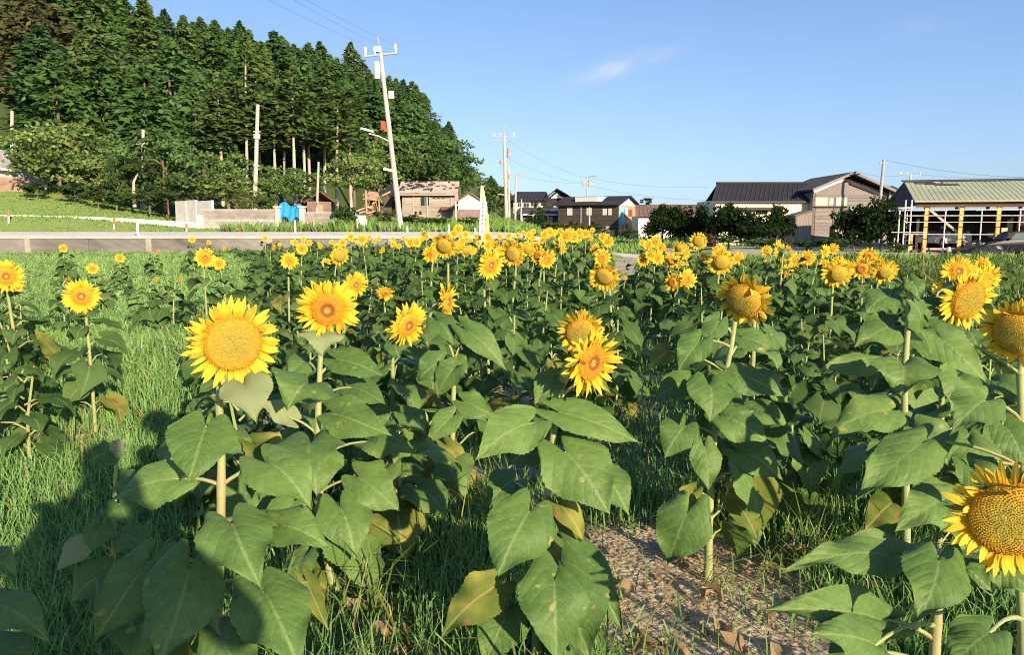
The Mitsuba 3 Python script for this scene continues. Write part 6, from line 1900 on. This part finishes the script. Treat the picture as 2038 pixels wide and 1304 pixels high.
f = np.vstack([np.stack([kk, kk + 14, kk + 15], 1), np.stack([kk, kk + 15, kk + 1], 1)])
painted('tarp', trimesh.Trimesh(v, f, process=False), (.022, .023, .03), k, .3, 2)
for dx in (-1.2, .2, 1.1):
    painted('sandbag', (lambda m: (m.apply_scale([.22, .14, .1]), m.apply_translation(px0 * [1, 1, 0] + [dx, -.95, float(land(px0[0] + dx, px0[1])) + .08]), m)[2])(trimesh.creation.icosphere(subdivisions=2)), (.3, .29, .26), k, .2)

# ---------------------------------------------------------------- the building frame and its scaffold
B = thing('building_frame', 'open building frame with grey green roof on yellow timber posts at the right edge', 'building frame')
aS = math.radians(16)
P0 = np.array([X(1814, 52), 52.0, 0])
MS = np.eye(4); MS[:3, 0] = [math.cos(aS), -math.sin(aS), 0]; MS[:3, 1] = [math.sin(aS), math.cos(aS), 0]; MS[:3, 3] = P0
zb = float(land(P0[0], 54)) - .05
ze, zr, LB, DB = Z(401, 52), Z(363.5, 57), 14.5, 5.2
ROOFG = (.30, .335, .235)
e0, e1, r1, r0 = [-.2, -.35, ze], [LB, -.35, ze], [LB, DB, zr], [.15, DB, zr]
R_ = painted('roof', slab([e0, e1, r1, r0], .10), ROOFG, B, .16, .5, 3, .7, m=MS)
ms = []
for i in range(48):
    t = i / 47
    a_, b_ = np.array(e0) * (1 - t) + np.array(e1) * t, np.array(r0) * (1 - t) + np.array(r1) * t
    ms.append(tube([a_ + [0, 0, .012], b_ + [0, 0, .012]], .009, 4, False))
painted('roof_ribs', ms, np.array(ROOFG) * 1.08, R_, .12, .5, 3, m=MS, kind='stuff')
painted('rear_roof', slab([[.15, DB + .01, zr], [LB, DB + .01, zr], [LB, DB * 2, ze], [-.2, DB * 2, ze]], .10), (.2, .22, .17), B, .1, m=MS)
painted('ridge_cap', slab([[.0, DB - .35, zr + .03], [LB, DB - .35, zr + .03], [LB, DB + .2, zr + .12], [.0, DB + .2, zr + .12]], .08), (.06, .06, .07), B, .1, m=MS)
painted('eave_beam', box2([0, -.1, ze - .42], [LB, .06, ze - .13]), (.12, .062, .045), B, .25, edge=.6, m=MS)
painted('gutter', tube([[-.2, -.42, ze - .05], [LB, -.42, ze - .05]], .06, 6), (.42, .38, .28), B, .15, m=MS)
vv_ = np.array(r0) - np.array(e0); uu_ = np.array(e1) - np.array(e0); nn = np.cross(uu_, vv_); nn /= np.linalg.norm(nn)
for (a_, b_, c_, d_, rgb) in ((.09, .80, .17, .93, (.05, .05, .045)), (.13, .74, .235, .82, (.07, .075, .055)), (.135, .86, .16, .93, (.6, .6, .58)), (.05, .84, .09, .92, (.08, .085, .07))):
    painted('roof_patch', slab([np.array(e0) + uu_ * s + vv_ * t + nn * .05 for s, t in ((a_, b_), (c_, b_), (c_ - .01, d_), (a_ - .01, d_))], .03), rgb, R_, .2, m=MS)
g = prism([(.1, ze - .3), (DB * 2 - .1, ze - .3), (DB * 2 - .1, ze - .1), (DB, zr - .2), (.1, ze - .1)], 0, .1)
g.vertices = np.stack([.12 + g.vertices[:, 1], g.vertices[:, 0], g.vertices[:, 2]], 1)
painted('gable_board', g, (.07, .06, .085), B, .2, m=MS)
YEL = (.66, .44, .13)
post_x = (.55, 2.65, 4.85, 7.0, 9.2, 11.4, 13.6)
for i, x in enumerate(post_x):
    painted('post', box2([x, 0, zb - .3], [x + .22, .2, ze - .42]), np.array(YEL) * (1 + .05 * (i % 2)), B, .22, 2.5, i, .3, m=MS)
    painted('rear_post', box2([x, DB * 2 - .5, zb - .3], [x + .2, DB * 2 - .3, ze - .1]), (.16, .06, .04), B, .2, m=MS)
    painted('web_plate', box2([x + .222, .05, zb], [x + .29, .3, ze - .42]), (.22, .055, .04), B, .2, m=MS)  # dark red strip painting the shadow side of each post
    painted('rafter', slab([[x, 0, ze - .2], [x + .15, 0, ze - .2], [x + .15, DB, zr - .2], [x, DB, zr - .2]], .14), (.16, .1, .07), B, .2, m=MS)
for x, h in ((.22, .66), (-.12, .36)):
    painted('short_post', box2([x, .5, zb - .2], [x + .15, .66, zb + (ze - zb) * h]), YEL, B, .2, 2, m=MS)
painted('sill_beam', box2([.6, -.05, zb + .26], [4.8, .12, zb + .40]), (.55, .40, .28), B, .2, m=MS)
painted('footing', box2([.0, .25, zb - .3], [LB, .6, zb + .25]), (.16, .14, .12), B, .2, edge=1, m=MS)
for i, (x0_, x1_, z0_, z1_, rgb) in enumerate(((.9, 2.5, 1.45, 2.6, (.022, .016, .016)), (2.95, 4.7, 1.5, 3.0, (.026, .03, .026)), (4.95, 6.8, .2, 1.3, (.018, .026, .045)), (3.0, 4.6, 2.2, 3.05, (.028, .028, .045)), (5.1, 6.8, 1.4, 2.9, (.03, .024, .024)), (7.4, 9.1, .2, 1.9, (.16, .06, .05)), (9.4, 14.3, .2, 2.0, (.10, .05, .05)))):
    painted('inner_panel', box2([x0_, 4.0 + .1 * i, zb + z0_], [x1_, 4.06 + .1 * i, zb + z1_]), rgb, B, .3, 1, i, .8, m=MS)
painted('rear_wall', box2([.3, DB * 2 - .25, zb - .3], [LB, DB * 2 - .15, ze - .5]), (.022, .022, .022), B, .3, edge=1, m=MS)  # added near-black backing that makes the inside of the frame dark
for i, (x0_, x1_, z0_, z1_, rgb) in enumerate(((5.45, 5.8, 1.15, 1.75, (.60, .50, .33)), (7.1, 7.5, 1.7, 2.3, (.62, .46, .18)), (8.3, 8.6, 1.25, 1.65, (.62, .46, .2)))):
    painted('board', box2([x0_, .9, zb + z0_], [x1_, .94, zb + z1_]), rgb, B, .2, m=MS)
painted('blue_board', box2([6.9, 1.2, zb + 1.9], [8.8, 1.26, zb + 2.25]), (.05, .06, .16), B, .2, m=MS)
painted('brace', slab([[.9, .3, ze - .7], [1.05, .3, ze - .62], [3.2, .3, zb + 1.1], [3.05, .3, zb + 1.02]], .06), (.5, .44, .36), B, .2, m=MS)
painted('brace', slab([[2.9, .3, zb + .95], [3.1, .3, zb + 1.0], [4.3, .3, zb + .2], [4.1, .3, zb + .15]], .06), (.5, .34, .26), B, .2, m=MS)
for nm, x0_, x1_, z0_, z1_, rgb, lab in (('hanging_sheet', 6.55, 7.75, 2.02, 3.05, (.72, .78, .84), 'pale bluish sheet hung under the green roof, left one'), ('hanging_sheet', 8.05, 9.0, 1.8, 2.9, (.62, .74, .84), 'pale blue sheet hung under the green roof at the frame edge')):
    gx, gz = np.meshgrid(np.linspace(x0_, x1_, 14), np.linspace(zb + z0_, zb + z1_, 8), indexing='ij')
    v = np.stack([gx, .45 + .06 * np.sin(gx * 8) + 0 * gz, gz], -1).reshape(-1, 3)
    i, j = np.meshgrid(np.arange(13), np.arange(7), indexing='ij'); kk = (i * 8 + j).ravel()
    f = np.vstack([np.stack([kk, kk + 8, kk + 9], 1), np.stack([kk, kk + 9, kk + 1], 1)])
    v2 = np.vstack([v, v + [0, .008, 0]])
    add(nm, (v2, np.vstack([f, f[:, ::-1] + len(v)])), 'paint', smooth=True, color=tint(v2, rgb, .12, 2), m=MS, label=lab, cat='sheet')
k = thing('crates', 'small stacked pale crates on the slab under the first bay of the building frame', 'crate') if False else None
SC = thing('scaffold', 'grey pipe scaffold of uprights and rails before the building frame', 'scaffold')
PIPE = (.56, .56, .54)
for x in (-1.15, -.82, -.45, 1.62, 3.75, 5.95, 8.1, 10.3, 12.5):
    z1 = ze - .55 if x > 0 else ze + .05 - (x < -1) * .7
    up = painted('upright', tube([[x, -.75, zb], [x, -.75, z1]], .045 if x > 0 else .05, 8), PIPE, SC, .15, 2, m=MS)
    painted('base_plate', box([x, -.75, zb + .03], [.3, .3, .06]), (.5, .48, .44), up, .2, m=MS)
for z in (ze - .62, ze - 1.0, ze - 1.42, zb + 1.32):
    painted('rail', tube([[-.85, -.83, z], [13, -.83, z]], .032, 6), PIPE, SC, .12, m=MS)
painted('rail', tube([[-1.6, -.85, zb + 1.45], [.6, -.85, zb + 1.45]], .032, 6), PIPE, SC, .12, m=MS)
for x in (-1.15, -.45):
    for z in (zb + .9, zb + 1.9):
        painted('tie', tube([[x, -.75, z], [x, .9, z]], .03, 6), PIPE, SC, .12, m=MS)
    painted('upright', tube([[x + .1, .9, zb], [x + .1, .9, ze - .5]], .045, 8), PIPE, SC, .15, m=MS)
painted('deck', box2([-1.25, -.8, ze - .5], [-.35, .9, ze - .44]), (.6, .6, .58), SC, .15, m=MS)
painted('pale_cone', tube([[1.9, -1.1, zb], [1.9, -1.1, zb + .5]], [.2, .08], 10), (.62, .6, .56), None, .2, m=MS, label='pale cone standing before the scaffold under the first bay', cat='cone')

# ---------------------------------------------------------------- the photographer, who stands at the camera and throws the shadow at the lower left
def person():
    import manifold3d as m3
    k = thing('person', 'person in dark clothes holding up a phone to photograph the field', 'person')
    toward = SUN[:2] / np.linalg.norm(SUN[:2])
    c = np.array([toward[0] * .36, toward[1] * .36, 0]) + np.array([-.09, .0, 0])

    def ball(p, r):
        return m3.Manifold.sphere(r, 20).translate([float(x) for x in p])

    def bone(a, b, ra, rb):
        return m3.Manifold.batch_hull([ball(a, ra), ball(b, rb)])

    def solid(parts, edge=.03):
        s = m3.Manifold.batch_boolean(parts, m3.OpType.Add).refine_to_length(edge)
        q = s.to_mesh(); t = trimesh.Trimesh(q.vert_properties[:, :3], q.tri_verts)
        trimesh.smoothing.filter_taubin(t, iterations=8)
        return t
    P = lambda x, y, z: c + np.array([x, y, z])
    hip, chest, neck = P(0, 0, .92), P(0, .01, 1.28), P(0, .02, 1.44)
    skin = [bone(P(0, .02, 1.42), P(0, .04, 1.50), .055, .055), bone(P(0, .05, 1.60), P(0, .04, 1.66), .082, .09), bone(P(0, .08, 1.56), P(0, .06, 1.6), .06, .08), bone(P(0, .15, 1.60), P(0, .145, 1.585), .012, .016),
            bone(P(.086, .04, 1.60), P(.09, .035, 1.63), .014, .018), bone(P(-.086, .04, 1.60), P(-.09, .035, 1.63), .014, .018)]
    ph = np.array([0.0, -.075, 1.485])
    hands = []
    for s in (-1, 1):
        w = np.array([s * .105, -.10, 1.43])
        palm = np.array([s * .085, -.085, 1.475])
        skin += [bone(P(s * .34, .08, 1.20), w, .042, .030), bone(w, palm, .03, .034)]
        for i in range(4):
            a = palm + [s * -.008, -.012, .03 - .02 * i]
            b_ = a + [-s * .045, -.012, .004]
            skin += [bone(a, b_, .010, .009), bone(b_, b_ + [-s * .018, .012, 0], .009, .008)]
        a = palm + [0, .02, -.01]
        skin += [bone(a, a + [-s * .03, .016, .02], .012, .010)]
    add('skin', solid(skin, .012), 'skin', k, smooth=True)
    coat = [bone(P(0, 0, .88), P(0, .0, 1.05), .15, .145), bone(P(0, 0, 1.05), P(0, .01, 1.28), .145, .16), bone(P(-.13, .01, 1.36), P(.13, .01, 1.36), .075, .075), bone(P(0, .01, 1.2), P(0, .015, 1.43), .14, .06)]
    for s in (-1, 1):
        coat += [bone(P(s * .17, .01, 1.36), P(s * .34, .07, 1.17), .085, .07), bone(P(s * .34, .07, 1.17), (P(s * .34, .07, 1.17) + np.array([s * .105, -.10, 1.43])) / 2, .07, .055), bone(P(s * .11, 0, .86), P(s * .15, .01, 1.34), .14, .11)]
    add('shirt', solid(coat), 'cloth_dark', k, smooth=True)
    legs = []
    for s in (-1, 1):
        legs += [bone(P(s * .075, 0, .90), P(s * .10, .02, .50), .105, .07), bone(P(s * .10, .02, .50), P(s * .11, -.01, .10), .07, .052)]
    add('trousers', solid(legs), 'cloth_dark', k, smooth=True)
    for s in (-1, 1):
        add('shoe', solid([bone(P(s * .11, -.03, .05), P(s * .12, .17, .04), .05, .042)]), 'black_plain', k, smooth=True)
    add('hair', solid([bone(P(0, .01, 1.66), P(0, .055, 1.68), .10, .088), bone(P(0, -.02, 1.62), P(0, -.03, 1.55), .085, .06)]), 'black_plain', k, smooth=True)
    add('phone', box([0, -.085, 1.487], [.155, .009, .075]), 'black_plain', label='dark phone held up with both hands at eye height', cat='phone')


plain('skin', (.45, .29, .21), .5)
plain('cloth_dark', (.05, .055, .08), .8)
person()
